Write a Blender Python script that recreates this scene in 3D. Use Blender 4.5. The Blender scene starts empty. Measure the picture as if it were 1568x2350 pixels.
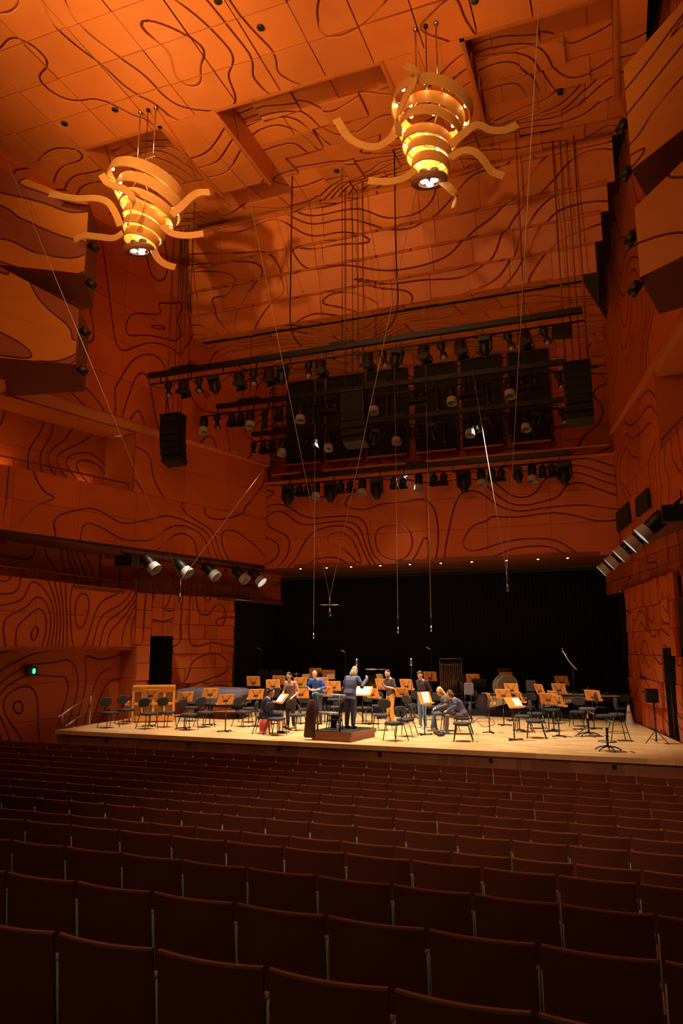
import bpy, math, random
import numpy as np
from mathutils import Vector, Matrix
random.seed(7)
C = bpy.data.collections.new('hall'); bpy.context.scene.collection.children.link(C)
SC = bpy.context.scene

# ------------------------------------------------------------------ camera
PITCH, YAW, FPX, PX0, PY0 = math.atan(312/1690.), math.radians(20.7), 1690., 784., 1175.
cam_data = bpy.data.cameras.new('camera'); cam = bpy.data.objects.new('camera', cam_data); C.objects.link(cam)
cam.location = (0, 0, 0); cam.rotation_euler = (math.pi/2+PITCH, 0, YAW)
cam_data.sensor_fit = 'VERTICAL'; cam_data.sensor_height = 24; cam_data.lens = 24*FPX/2350.
cam_data.clip_start = .05; cam_data.clip_end = 200
SC.camera = cam
# heights are metres relative to the eye: stage deck -2.5, front stalls floor -3.42, ceiling about +15
DECK, FLOOR = -2.5, -3.42
SC.view_settings.view_transform = 'Standard'; SC.view_settings.look = 'None'
SC.view_settings.exposure = 0.0; SC.view_settings.gamma = 1.0; SC.view_settings.use_curve_mapping = False
w = bpy.data.worlds.new('world'); SC.world = w; w.use_nodes = True
w.node_tree.nodes['Background'].inputs[0].default_value = (1, .34, .12, 1)
w.node_tree.nodes['Background'].inputs[1].default_value = .012

def spot(loc, target, power, size=60, blend=.6, color=(1, .85, .68), radius=.15):
    d = bpy.data.lights.new('spot_beam', 'SPOT'); d.energy = power; d.color = color
    d.spot_size = math.radians(size); d.spot_blend = blend; d.shadow_soft_size = radius
    o = bpy.data.objects.new('spot_beam', d); C.objects.link(o); o.location = loc
    o.rotation_euler = (Vector(target)-Vector(loc)).to_track_quat('-Z', 'Y').to_euler()
    return o
def area(loc, target, power, sx, sy, color=(1, .6, .3)):
    d = bpy.data.lights.new('added_fill_light', 'AREA'); d.energy = power; d.color = color; d.shape = 'RECTANGLE'; d.size = sx; d.size_y = sy  # unseen soft lamp, added as general warm fill
    o = bpy.data.objects.new('added_fill_light', d); C.objects.link(o); o.location = loc
    o.rotation_euler = (Vector(target)-Vector(loc)).to_track_quat('-Z', 'Y').to_euler()
    return o
spot((-10.5, 6.0, 6.5), (-9.6, 13.2, 15), 2600, 32, 1, (1, .74, .42), .2)  # extra unseen spot added to brighten the ceiling hotspot
# stage washes from the lighting battens
for x in (-13, -9.5, -6.2, -3.0):
    spot((x, 20.9, 8.6), (x*.9-.8, 22.8, DECK), 5600, 60, .7, (1, .83, .62), .12)
for x in (-11, -4.5):
    spot((x, 26.3, 8.2), (x, 23.5, DECK), 1800, 66, .8, (1, .86, .7), .12)
spot((-7.8, 27.8, 6.8), (-7.8, 24, DECK), 700, 90, .8, (1, .88, .74), .12)
# added unseen lamps standing in for house light on ceiling, walls and stalls
spot((-9.5, 3.0, 8.0), (-10.2, 13.2, 15), 8200, 56, 1, (1, .66, .30), .2)
spot((-2.0, 3.0, 7.5), (-3.5, 14.8, 15), 3000, 62, 1, (1, .58, .24), .2)
spot((-7.0, 5.0, 7.0), (-8.0, 23.0, 13.2), 1300, 40, 1, (1, .50, .17), .5)
spot((-6.0, 3.0, 6.0), (-17.0, 17.0, 12.0), 1300, 50, 1, (1, .52, .2), .5)
spot((-6.5, 5.0, 6.0), (1.8, 16.5, 11.5), 420, 46, 1, (1, .52, .2), .5)
area((-7.5, 8, 9), (-8.5, 29, 2), 300, 8, 3, (1, .40, .16))
area((-7.5, 13, 13), (-6.5, 13, -3), 150, 7, 3, (1, .45, .2))
spot((-5.5, 1.0, 10.5), (-1.6, 12.5, -2.6), 4200, 46, 1, (1, .62, .38), .6)
spot((-3.0, -4.0, 6.5), (-2.5, 4.5, -2.0), 380, 70, 1, (1, .70, .48), .6)

# ------------------------------------------------------------------ helpers
def ray(px, py):
    q = Vector(((px-PX0)/FPX, -(py-PY0)/FPX, -1.))
    return cam.rotation_euler.to_matrix() @ q
def onz(px, py, z): d = ray(px, py); return d*(z/d.z)
def ony(px, py, y): d = ray(px, py); return d*(y/d.y)
def tag(o, label=None, cat=None, group=None, kind=None):
    if label: o['label'] = label
    if cat: o['category'] = cat
    if group: o['group'] = group
    if kind: o['kind'] = kind
    return o
def empty(name, loc, rz=0, label=None, cat=None, group=None):
    o = bpy.data.objects.new(name, None); C.objects.link(o); o.location = loc; o.rotation_euler = (0, 0, rz)
    o.empty_display_size = .1
    return tag(o, label, cat, group)
def copy_tree(o, parent=None):
    c = o.copy(); C.objects.link(c); c.parent = parent
    for ch in list(o.children): copy_tree(ch, c)
    return c
ORD = ['first', 'second', 'third', 'fourth', 'fifth', 'sixth', 'seventh', 'eighth', 'ninth', 'tenth', 'eleventh', 'twelfth', 'thirteenth',
       'fourteenth', 'fifteenth', 'sixteenth', 'seventeenth', 'eighteenth', 'nineteenth', 'twentieth']
def ordw(i):
    if i < 20: return ORD[i]
    return ('twenty-' if i < 29 else 'thirty-')+ORD[(i-20) % 10] if i not in (29, 39) else ('thirtieth' if i == 29 else 'fortieth')

class MB:
    """collects shapes and links them as one mesh object"""
    def __init__(s): s.v = []; s.f = []; s.sm = []
    def add(s, vs, fs, smooth=False, M=None):
        b = len(s.v)
        s.v += [tuple(M @ Vector(p)) for p in vs] if M is not None else [tuple(p) for p in vs]
        s.f += [tuple(i+b for i in f) for f in fs]; s.sm += [smooth]*len(fs); return s
    def box(s, c, d, M=None, bev=0):
        x, y, z = d[0]/2, d[1]/2, d[2]/2
        if bev:
            return s.rbox(c, d, bev, M)
        vs = [(c[0]+i*x, c[1]+j*y, c[2]+k*z) for i in (-1, 1) for j in (-1, 1) for k in (-1, 1)]
        return s.add(vs, [(0, 1, 3, 2), (4, 6, 7, 5), (0, 4, 5, 1), (2, 3, 7, 6), (0, 2, 6, 4), (1, 5, 7, 3)], False, M)
    def rbox(s, c, d, r, M=None, n=3):
        # box with rounded vertical corners and a softened rim
        x, y, z = d[0]/2, d[1]/2, d[2]/2
        def ring(ins, zz):
            out = []
            rr = max(r-ins*.3, .002)
            for (sx, sy, a0) in ((1, 1, 0), (-1, 1, 90), (-1, -1, 180), (1, -1, 270)):
                for k in range(n+1):
                    a = math.radians(a0+90*k/n)
                    out.append((c[0]+sx*(x-ins-rr)+rr*math.cos(a), c[1]+sy*(y-ins-rr)+rr*math.sin(a), zz))
            return out
        e = min(z*.7, r*.4)
        rings = [ring(e, c[2]-z), ring(0, c[2]-z+e), ring(0, c[2]+z-e), ring(e, c[2]+z)]
        m = len(rings[0]); vs = sum(rings, []); fs = [tuple(range(m))[::-1], tuple(range(3*m, 4*m))]
        for a in range(3):
            for k in range(m): fs.append((a*m+k, a*m+(k+1) % m, (a+1)*m+(k+1) % m, (a+1)*m+k))
        return s.add(vs, fs, False, M)
    def tube(s, pts, r, n=8, M=None, cap=True):
        pts = [Vector(p) for p in pts]; R = r if isinstance(r, (list, tuple)) else [r]*len(pts)
        vs = []; up = None
        for i, p in enumerate(pts):
            t = (pts[min(i+1, len(pts)-1)]-pts[max(i-1, 0)]).normalized()
            if up is None: up = Vector((0, 0, 1)) if abs(t.z) < .9 else Vector((1, 0, 0))
            a = t.cross(up)
            if a.length < 1e-4: a = t.cross(Vector((0, 1, .1)))
            a.normalize(); b = t.cross(a).normalized(); up = b.cross(t)*1.0 if False else up
            for k in range(n):
                an = 2*math.pi*k/n; vs.append(p+a*math.cos(an)*R[i]+b*math.sin(an)*R[i])
        fs = []
        for i in range(len(pts)-1):
            for k in range(n): fs.append((i*n+k, i*n+(k+1) % n, (i+1)*n+(k+1) % n, (i+1)*n+k))
        if cap: fs += [tuple(range(n))[::-1], tuple(range((len(pts)-1)*n, len(pts)*n))]
        return s.add(vs, fs, True, M)
    def lathe(s, prof, n=16, M=None, c=(0, 0, 0), cap=True):
        vs = [(c[0]+r*math.cos(2*math.pi*k/n), c[1]+r*math.sin(2*math.pi*k/n), c[2]+z) for r, z in prof for k in range(n)]
        fs = [(i*n+k, i*n+(k+1) % n, (i+1)*n+(k+1) % n, (i+1)*n+k) for i in range(len(prof)-1) for k in range(n)]
        if cap: fs += [tuple(range(n))[::-1], tuple(range((len(prof)-1)*n, len(prof)*n))]
        return s.add(vs, fs, True, M)
    def ball(s, c, r, n=12, m=8, M=None):
        r = (r, r, r) if not isinstance(r, (list, tuple)) else r
        vs = []
        for i in range(1, m):
            th = math.pi*i/m
            for k in range(n): vs.append((c[0]+r[0]*math.sin(th)*math.cos(2*math.pi*k/n), c[1]+r[1]*math.sin(th)*math.sin(2*math.pi*k/n), c[2]+r[2]*math.cos(th)))
        t, b = len(vs), len(vs)+1
        vs += [(c[0], c[1], c[2]+r[2]), (c[0], c[1], c[2]-r[2])]; fs = []
        for i in range(m-2):
            for k in range(n): fs.append((i*n+k, (i+1)*n+k, (i+1)*n+(k+1) % n, i*n+(k+1) % n))
        for k in range(n): fs += [(t, k, (k+1) % n), (b, (m-2)*n+(k+1) % n, (m-2)*n+k)]
        return s.add(vs, fs, True, M)
    def prism(s, poly, axis, a, b, M=None):
        """2D polygon extruded along axis 0/1/2 from a to b"""
        def P(p, t):
            q = list(p); q.insert(axis, t); return tuple(q)
        n = len(poly); vs = [P(p, a) for p in poly]+[P(p, b) for p in poly]
        fs = [tuple(range(n))[::-1], tuple(range(n, 2*n))]+[(k, (k+1) % n, n+(k+1) % n, n+k) for k in range(n)]
        return s.add(vs, fs, False, M)
    def ribbon(s, pts, wid, th, side=None, M=None):
        """flat band following pts: wid along its up direction, th thick"""
        pts = [Vector(p) for p in pts]; vs = []
        W = wid if isinstance(wid, (list, tuple)) else [wid]*len(pts)
        for i, p in enumerate(pts):
            t = (pts[min(i+1, len(pts)-1)]-pts[max(i-1, 0)]).normalized()
            u = (side if side is not None else Vector((0, 0, 1))); u = (u-t*u.dot(t)).normalized(); nn = t.cross(u)
            for a, b in ((-1, -1), (1, -1), (1, 1), (-1, 1)): vs.append(p+u*a*W[i]/2+nn*b*th/2)
        fs = [(0, 1, 2, 3), tuple(4*(len(pts)-1)+k for k in (3, 2, 1, 0))]
        for i in range(len(pts)-1):
            for k in range(4): fs.append((i*4+k, (i+1)*4+k, (i+1)*4+(k+1) % 4, i*4+(k+1) % 4))
        return s.add(vs, fs, False, M)
    def mesh(s, name, mat):
        me = bpy.data.meshes.new(name); me.from_pydata(s.v, [], s.f)
        me.polygons.foreach_set('use_smooth', s.sm); me.materials.append(mat); me.update(); return me
    def build(s, name, mat, parent=None, loc=None, auto=True):
        o = bpy.data.objects.new(name, s.mesh(name, mat)); C.objects.link(o)
        if parent is not None: o.parent = parent
        if loc is not None: o.location = loc
        return o
def T(x=0, y=0, z=0): return Matrix.Translation((x, y, z))
def RX(a): return Matrix.Rotation(math.radians(a), 4, 'X')
def RY(a): return Matrix.Rotation(math.radians(a), 4, 'Y')
def RZ(a): return Matrix.Rotation(math.radians(a), 4, 'Z')
def smooth(pts, n=6):
    """Catmull-Rom through pts"""
    P = [Vector(p) for p in pts]; P = [P[0]*2-P[1]]+P+[P[-1]*2-P[-2]]; out = []
    for i in range(1, len(P)-2):
        for k in range(n):
            t = k/n; a, b, c, d = P[i-1:i+3]
            out.append(.5*((2*b)+(c-a)*t+(2*a-5*b+4*c-d)*t*t+(3*b-a-3*c+d)*t**3))
    return out+[P[-2]]

# ------------------------------------------------------------------ materials
def nt(name):
    m = bpy.data.materials.new(name); m.use_nodes = True; n = m.node_tree; return m, n, n.nodes['Principled BSDF']
def simple(name, col, rough=.5, metal=0, var=.12, scale=20, bump=0, emit=None, es=0, spec=.5, coat=0):
    m, n, b = nt(name)
    tc = n.nodes.new('ShaderNodeTexCoord'); no = n.nodes.new('ShaderNodeTexNoise'); no.inputs['Scale'].default_value = scale
    no.inputs['Detail'].default_value = 4
    n.links.new(tc.outputs['Object'], no.inputs['Vector'])
    mx = n.nodes.new('ShaderNodeMix'); mx.data_type = 'RGBA'
    mx.inputs[6].default_value = (*[c*(1-var) for c in col], 1); mx.inputs[7].default_value = (*[min(1, c*(1+var)) for c in col], 1)
    n.links.new(no.outputs['Fac'], mx.inputs[0]); n.links.new(mx.outputs[2], b.inputs['Base Color'])
    b.inputs['Roughness'].default_value = rough; b.inputs['Metallic'].default_value = metal
    b.inputs['Specular IOR Level'].default_value = spec
    if coat: b.inputs['Coat Weight'].default_value = coat
    if bump:
        bp = n.nodes.new('ShaderNodeBump'); bp.inputs['Strength'].default_value = bump; bp.inputs['Distance'].default_value = .01
        n.links.new(no.outputs['Fac'], bp.inputs['Height']); n.links.new(bp.outputs[0], b.inputs['Normal'])
    if emit: b.inputs['Emission Color'].default_value = (*emit, 1); b.inputs['Emission Strength'].default_value = es
    return m
def M2(n, op, a, b=None):
    x = n.nodes.new('ShaderNodeMath'); x.operation = op
    for i, q in enumerate((a, b)):
        if q is None: continue
        if isinstance(q, (int, float)): x.inputs[i].default_value = q
        else: n.links.new(q, x.inputs[i])
    return x.outputs[0]
def carved(name, ca, cb, groove, width=.02, rough=.45, breaks=.36, bumpd=.03, two=None):
    """veneered panels with routed contour grooves; contour field and its slope are mesh attributes"""
    m, n, b = nt(name)
    def at(k):
        a = n.nodes.new('ShaderNodeAttribute'); a.attribute_name = k; return a.outputs['Fac']
    f, g, t = at('fld'), at('grd'), at('tint')
    fr = M2(n, 'FRACT', f); d = M2(n, 'DIVIDE', M2(n, 'ABSOLUTE', M2(n, 'SUBTRACT', fr, .5)), g)
    geo = n.nodes.new('ShaderNodeNewGeometry')
    no = n.nodes.new('ShaderNodeTexNoise'); no.inputs['Scale'].default_value = .55; no.inputs['Detail'].default_value = 1
    n.links.new(geo.outputs['Position'], no.inputs['Vector'])
    ww = n.nodes.new('ShaderNodeMapRange'); ww.inputs[1].default_value = breaks; ww.inputs[2].default_value = breaks+.12
    ww.inputs[3].default_value = 0; ww.inputs[4].default_value = width; n.links.new(no.outputs['Fac'], ww.inputs[0])
    q = M2(n, 'SUBTRACT', 1.35, M2(n, 'DIVIDE', d, M2(n, 'ADD', ww.outputs[0], .0005)))
    cl = n.nodes.new('ShaderNodeClamp'); n.links.new(M2(n, 'MULTIPLY', q, 2.2), cl.inputs[0]); line = cl.outputs[0]
    gr = n.nodes.new('ShaderNodeTexNoise'); gr.inputs['Scale'].default_value = 1.2; gr.inputs['Detail'].default_value = 5
    mp = n.nodes.new('ShaderNodeMapping'); mp.inputs['Scale'].default_value = (1, 1, 3.5)
    n.links.new(geo.outputs['Position'], mp.inputs[0]); n.links.new(mp.outputs[0], gr.inputs['Vector'])
    mx = n.nodes.new('ShaderNodeMix'); mx.data_type = 'RGBA'; mx.inputs[6].default_value = (*ca, 1); mx.inputs[7].default_value = (*cb, 1)
    n.links.new(gr.outputs['Fac'], mx.inputs[0]); col = mx.outputs[2]
    if two:
        fl = M2(n, 'GREATER_THAN', M2(n, 'FRACT', M2(n, 'MULTIPLY', M2(n, 'SUBTRACT', f, .5), .5)), .5)
        m3 = n.nodes.new('ShaderNodeMix'); m3.data_type = 'RGBA'; n.links.new(fl, m3.inputs[0]); n.links.new(col, m3.inputs[6]); m3.inputs[7].default_value = (*two, 1); col = m3.outputs[2]
    tm = n.nodes.new('ShaderNodeMix'); tm.data_type = 'RGBA'; tm.blend_type = 'MULTIPLY'; tm.inputs[0].default_value = 1
    n.links.new(col, tm.inputs[6]); n.links.new(t, tm.inputs[7])
    m2 = n.nodes.new('ShaderNodeMix'); m2.data_type = 'RGBA'; n.links.new(line, m2.inputs[0]); n.links.new(tm.outputs[2], m2.inputs[6]); m2.inputs[7].default_value = (*groove, 1)  # groove colour carries dark routed timber plus the shade inside the cuts
    n.links.new(m2.outputs[2], b.inputs['Base Color'])
    sd = n.nodes.new('ShaderNodeClamp'); n.links.new(M2(n, 'DIVIDE', d, width*2.6), sd.inputs[0])
    bp = n.nodes.new('ShaderNodeBump'); bp.inputs['Strength'].default_value = .9; bp.inputs['Distance'].default_value = bumpd
    n.links.new(M2(n, 'SUBTRACT', sd.outputs[0], line), bp.inputs['Height']); n.links.new(bp.outputs[0], b.inputs['Normal'])
    b.inputs['Roughness'].default_value = rough; b.inputs['Specular IOR Level'].default_value = .3
    return m
WA, WB, WG = (.50, .125, .022), (.66, .185, .034), (.11, .012, .003)
m_ceil = carved('ceiling_veneer', WA, WB, WG, .018, breaks=.38)
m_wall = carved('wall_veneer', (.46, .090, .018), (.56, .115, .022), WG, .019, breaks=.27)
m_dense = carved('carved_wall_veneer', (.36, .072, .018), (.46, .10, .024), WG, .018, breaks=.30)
m_box = carved('layered_box_veneer', (.56, .19, .03), (.66, .24, .04), (.10, .03, .012), .016, two=(.34, .10, .05), breaks=.2)
m_box2 = carved('box_veneer', (.52, .17, .03), (.62, .22, .04), WG, .016, breaks=.3)
m_black = simple('black_painted_metal', (.012, .012, .012), .45, .3)
m_dull = simple('dull_black', (.006, .006, .006), .8)
m_steel = simple('brushed_steel', (.55, .54, .5), .3, 1)
m_plain = simple('plain_orange_veneer', (.55, .15, .03), .45, scale=3)
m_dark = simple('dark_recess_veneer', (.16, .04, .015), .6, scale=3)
m_lens = simple('lit_lens', (.9, .9, .9), .4, emit=(1, .95, .85), es=5)
m_hood = simple('lens_hood_white', (.42, .42, .40), .6)

# ------------------------------------------------------------------ carved surfaces
def noise2(x, y, seed=0):
    xi = np.floor(x).astype(np.int64); yi = np.floor(y).astype(np.int64); xf = x-xi; yf = y-yi
    def h(a, b):
        q = (a*374761393+b*668265263+seed*1442695041) & 0xffffffff
        q = ((q ^ (q >> 13))*1274126177) & 0xffffffff
        return ((q ^ (q >> 16)) & 0xffff)/65535.
    u = xf*xf*xf*(xf*(xf*6-15)+10); v = yf*yf*yf*(yf*(yf*6-15)+10)
    return (h(xi, yi)*(1-u)+h(xi+1, yi)*u)*(1-v)+(h(xi, yi+1)*(1-u)+h(xi+1, yi+1)*u)*v
def swirl(fu, fv, amp, seed, warp=.8, bumps=(), lin=(0, 0)):
    """contour field: warped noise + placed rings (cu, cv, radius, height) + a linear run"""
    def F(u, v):
        wu = u+warp*(noise2(u*.35, v*.35, seed+5)-.5)*2; wv = v+warp*(noise2(u*.35+9, v*.35+3, seed+6)-.5)*2
        f = amp*noise2(wu*fu, wv*fv, seed)+amp*.35*noise2(wu*fu*2.1+7, wv*fv*2.1, seed+1)+lin[0]*wu+lin[1]*wv
        for cu, cv, ru, rv, hh in bumps: f = f+hh*np.exp(-(((wu-cu)/ru)**2+((wv-cv)/rv)**2))
        return f
    return F
CENTRE = Vector((-7.7, 12, 4))
class Surf:
    def __init__(s): s.V = []; s.F = []; s.a = {'fld': [], 'grd': [], 'tint': []}; s.n = 0
    def add(s, P00, P10, P11, P01, field, cell=(1.2, 1.2), sub=8, step=0., disp=0., gap=.012, var=.08, seed=1, depth=.12, stagger=0, skip=None, mute=0):
        P00, P10, P11, P01 = [np.array(p, float) for p in (P00, P10, P11, P01)]
        Lu = (np.linalg.norm(P10-P00)+np.linalg.norm(P11-P01))/2; Lv = (np.linalg.norm(P01-P00)+np.linalg.norm(P11-P10))/2
        nrm = np.cross(P10-P00, P01-P00)
        if np.linalg.norm(nrm) < 1e-6: nrm = np.cross(P11-P01, P11-P10)
        nrm /= np.linalg.norm(nrm); mid = (P00+P11)/2
        flip = False
        if nrm.dot(np.array(CENTRE)-mid) < 0: nrm = -nrm; flip = True
        nu, nv = max(1, round(Lu/cell[0])), max(1, round(Lv/cell[1])); rnd = random.Random(seed)
        for j in range(nv):
            off = (j % 2)*stagger
            for i in range(nu+(1 if off else 0)):
                a0 = max(0, (i-off))/nu; a1 = min(1, (i+1-off)/nu); b0, b1 = j/nv, (j+1)/nv
                if a1-a0 < 1e-4: continue
                if skip and skip((a0+a1)/2*Lu, (b0+b1)/2*Lv): continue
                e = gap/2; U = np.linspace(a0+e/Lu, a1-e/Lu, sub+1); W = np.linspace(b0+e/Lv, b1-e/Lv, sub+1)
                uu, vv = np.meshgrid(U, W); P = ((1-uu)*(1-vv))[..., None]*P00+(uu*(1-vv))[..., None]*P10+(uu*vv)[..., None]*P11+((1-uu)*vv)[..., None]*P01
                h = rnd.uniform(-1, 1)*step; mu, mv = uu*Lu, vv*Lv
                if disp: P = P+nrm*(disp*(noise2(mu*.4, mv*.4, seed+50)-.5)*2)[..., None]
                if step: h = h+step*.8*(uu-(a0+a1)/2)*nu*rnd.uniform(-1, 1)+step*.8*(vv-(b0+b1)/2)*nv*rnd.uniform(-1, 1); P = P+nrm*h[..., None]
                else: pass
                f = field(mu, mv); e2 = .02
                g = np.hypot(field(mu+e2, mv)-f, field(mu, mv+e2)-f)/e2+.02
                base = s.n; V = P.reshape(-1, 3); m = sub+1; N = m*m
                ring = [k for k in range(m)]+[k*m+m-1 for k in range(1, m)]+[N-1-k for k in range(1, m)]+[k*m for k in range(m-2, 0, -1)]
                back = V[ring]-nrm*depth
                t = 1+rnd.uniform(-1, 1)*var
                s.V.append(V); s.V.append(back)
                fv_, gv_ = f.reshape(-1), g.reshape(-1)
                s.a['fld'] += [fv_, np.zeros(len(ring))]; s.a['grd'] += [gv_, np.ones(len(ring))*1.]; s.a['tint'] += [np.full(N, t), np.full(len(ring), t*.6)]
                for b_ in range(sub):
                    for a_ in range(sub):
                        q = (base+b_*m+a_, base+b_*m+a_+1, base+(b_+1)*m+a_+1, base+(b_+1)*m+a_)
                        s.F.append(q[::-1] if flip else q)
                R = len(ring)
                for k in range(R): s.F.append((base+ring[k], base+ring[(k+1) % R], base+N+(k+1) % R, base+N+k))
                s.n += N+R
        return s
    def build(s, name, mat, parent=None, kind='structure'):
        V = np.concatenate(s.V); me = bpy.data.meshes.new(name); me.from_pydata(V.tolist(), [], s.F)
        for k, x in s.a.items():
            at = me.attributes.new(k, 'FLOAT', 'POINT'); at.data.foreach_set('value', np.concatenate(x).astype(np.float32))
        me.materials.append(mat); me.update()
        o = bpy.data.objects.new(name, me); C.objects.link(o)
        if parent is not None: o.parent = parent
        elif kind: o['kind'] = kind
        return o
def struct(name, mb, mat): o = mb.build(name, mat); o['kind'] = 'structure'; return o

# ================================================================== THE ROOM
def onpath(px, py, A, B):
    """ray meets the vertical plane through plan points A, B"""
    d = ray(px, py); nx, ny = -(B[1]-A[1]), (B[0]-A[0])
    return d*((A[0]*nx+A[1]*ny)/(d.x*nx+d.y*ny))
def lerp(A, B, Y): t = (Y-A[1])/(B[1]-A[1]); return A[0]+(B[0]-A[0])*t
def V4(A, B, z0, z1): return (A[0], A[1], z0), (B[0], B[1], z0), (B[0], B[1], z1), (A[0], A[1], z1)
ULa, ULb = (-19.6, 8.), (-14.3, 28.5)      # left wall between the galleries
UUa, UUb = (-18.6, 8.), (-14.15, 28.5)     # left wall above the upper gallery
URa, URb = (4.0, 8.), (.1, 28.5)
VRa, VRb = (3.7, 8.), (-.05, 28.5)
def P2(A, B, Y): return (lerp(A, B, Y), Y)

# left upper wall
F = swirl(.22, .22, 8.0, 11, 1.6, bumps=((14.2, 2.6, 2.6, 2.4, 2.6), (18, 4.0, 2, 6, 1.2), (10, 6.2, 2.5, 1.6, 1.6)), lin=(.10, .05))
s = Surf(); s.add(*V4(UUa, UUb, 7.9, 16.2), F, (2.2, 1.35), 14, disp=.10, var=.07, seed=3, stagger=.0)
s.build('wall_left_upper', m_wall)
F = swirl(.20, .36, 6.0, 21, 1.3, bumps=((17.5, 1.2, 2.2, 1.4, 1.4), (12.5, .8, 2, 1.2, 2)), lin=(.05, .35))
s = Surf(); s.add(*V4(ULa, ULb, 3.5, 5.5), F, (2.4, 1.), 14, disp=.05, seed=4)
Yb = 21.5
s.add(*V4(P2(ULa, ULb, Yb), ULb, 5.5, 7.9), swirl(.22, .3, 1.45*3.0, 22, 1.2, lin=(.1, .3)), (2.4, 1.2), 14, disp=.05, seed=5)
s.build('wall_left_middle', m_wall)
b = MB()   # underside where the upper wall oversails the gallery
b.add([(ULa[0]-.3, 8, 7.72), (UUa[0], 8, 7.9), (UUb[0], 28.5, 7.9), (ULb[0]-.1, 28.5, 7.88), (P2(ULa, ULb, 21.5)[0]-.2, 21.5, 7.68)], [(0, 1, 2, 3, 4)])
b.add([(ULa[0]-2, 8, 7.68), (ULa[0]-.1, 8, 7.68), (P2(ULa, ULb, 21.5)[0], 21.5, 7.68), (P2(ULa, ULb, 21.5)[0]-2, 21.5, 7.68)], [(0, 1, 2, 3)])
b.add([(ULa[0]-2, 8, 5.45), (ULa[0]-.1, 8, 5.45), (P2(ULa, ULb, 21.5)[0], 21.5, 5.45), (P2(ULa, ULb, 21.5)[0]-2, 21.5, 5.45)], [(0, 1, 2, 3)])
e = P2(ULa, ULb, 21.52); b.add([(e[0], e[1], 5.45), (e[0], e[1], 7.9), (e[0]-1.8, e[1]+.1, 7.9), (e[0]-1.8, e[1]+.1, 5.45)], [(0, 1, 2, 3)])
struct('trim_1', b, m_plain)
F = swirl(.5, .10, 1.45*5.0, 31, .8, bumps=((4.5, .9, 1.5, 1.0, 4), (13.0, .9, 1.0, 1.0, 3), (8.4, .9, 1.3, 1.0, 4)), lin=(.7, 0))
s = Surf(); s.add(*V4((-21.3, 8), (-17.5, 21.6), 5.45, 7.7), F, (2.4, 1.15), 14, disp=.06, seed=6)
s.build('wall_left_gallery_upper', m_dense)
# lower left: wall under the handrail, set back below the seam at eye level
F = swirl(.32, .13, 1.45*5.2, 41, 1.3, bumps=((12.6, 1, 1.4, 1.6, 3.), (15.4, 1.0, .9, 2.0, -3), (9.5, 1.2, 1.6, 1, 2)), lin=(.35, .05))
s = Surf(); s.add(*V4((-17.35, 6), (-17.0, 23.2), .04, 2.12), F, (2.4, 1.02), 16, disp=.04, seed=7)
s.add((-17.35, 6, .04), (-17.0, 23.2, .04), (-17.65, 23.2, .04), (-18.05, 6, .04), F, (2.4, .3), 2)
s.build('wall_left_lower', m_wall)
s = Surf(); s.add(*V4((-18.0, 6), (-17.6, 23.2), FLOOR, .04), swirl(.32, .18, 9.5, 43, 1.3, bumps=((14.5, 1.6, 1.2, 1.2, 3.), (11.5, 1.4, 1.2, 1.2, 3)), lin=(.25, .1)), (2.4, 1.15), 16, disp=.08, seed=8)
s.add((-17.7, 23.2, FLOOR), (-16.9, 23.2, FLOOR), (-16.9, 23.2, .1), (-17.7, 23.2, .1), swirl(.5, .5, 2, 44, 1), (.5, 1.2), 6)
s.build('wall_left_base', m_dense)
# left stage wall, with the open doorway
SLa, SLb = (-16.95, 23.2), (-15.3, 27.7)
dA, dB = P2(SLa, SLb, 23.85), P2(SLa, SLb, 24.8)
Fs = swirl(.5, .55, 1.45*2.6, 51, .7, lin=(.1, .3))
s = Surf()
s.add(*V4(SLa, dA, DECK, 2.05), Fs, (.7, .62), 8, step=.02, gap=.02, seed=9, var=.14)
s.add(*V4(dA, dB, .44, 2.05), Fs, (.5, .6), 8, step=.02, gap=.02, seed=10, var=.14)
s.add(*V4(dB, SLb, DECK, 2.05), Fs, (.58, .6), 8, step=.035, gap=.02, seed=12, var=.16, stagger=.5)
s.build('wall_left_stage', m_wall)
b = MB(); b.add([(dA[0], dA[1], DECK), (dB[0], dB[1], DECK), (dB[0], dB[1], .44), (dA[0], dA[1], .44)]+[(dA[0]-1.6, dA[1]+.6, DECK), (dB[0]-1.6, dB[1]+.6, DECK), (dB[0]-1.6, dB[1]+.6, .44), (dA[0]-1.6, dA[1]+.6, .44)],
      [(4, 5, 6, 7), (0, 4, 7, 3), (1, 5, 6, 2), (3, 2, 6, 7), (0, 1, 5, 4)])
struct('door_1', b, m_dull)
# left lower gallery: slab, back walls, soffit
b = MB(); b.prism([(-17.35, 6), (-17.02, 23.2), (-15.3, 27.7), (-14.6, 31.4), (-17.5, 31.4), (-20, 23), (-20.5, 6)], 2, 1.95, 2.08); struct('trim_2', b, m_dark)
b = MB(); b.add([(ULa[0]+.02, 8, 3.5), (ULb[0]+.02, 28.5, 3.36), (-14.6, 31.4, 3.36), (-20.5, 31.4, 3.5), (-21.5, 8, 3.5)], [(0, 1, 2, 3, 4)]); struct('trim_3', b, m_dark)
s = Surf(); s.add(*V4((-19.6, 8), (-18.3, 22.6), 2.05, 3.6), swirl(.28, .4, 1.45*6.5, 61, 1.2, lin=(.1, .8)), (2.4, 1.5), 16, disp=.04, seed=13)
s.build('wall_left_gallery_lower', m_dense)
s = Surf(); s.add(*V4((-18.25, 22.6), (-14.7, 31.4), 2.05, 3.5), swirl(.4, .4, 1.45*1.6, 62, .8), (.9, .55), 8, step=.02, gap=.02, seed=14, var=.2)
s.build('wall_left_gallery_end', m_dense)

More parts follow.
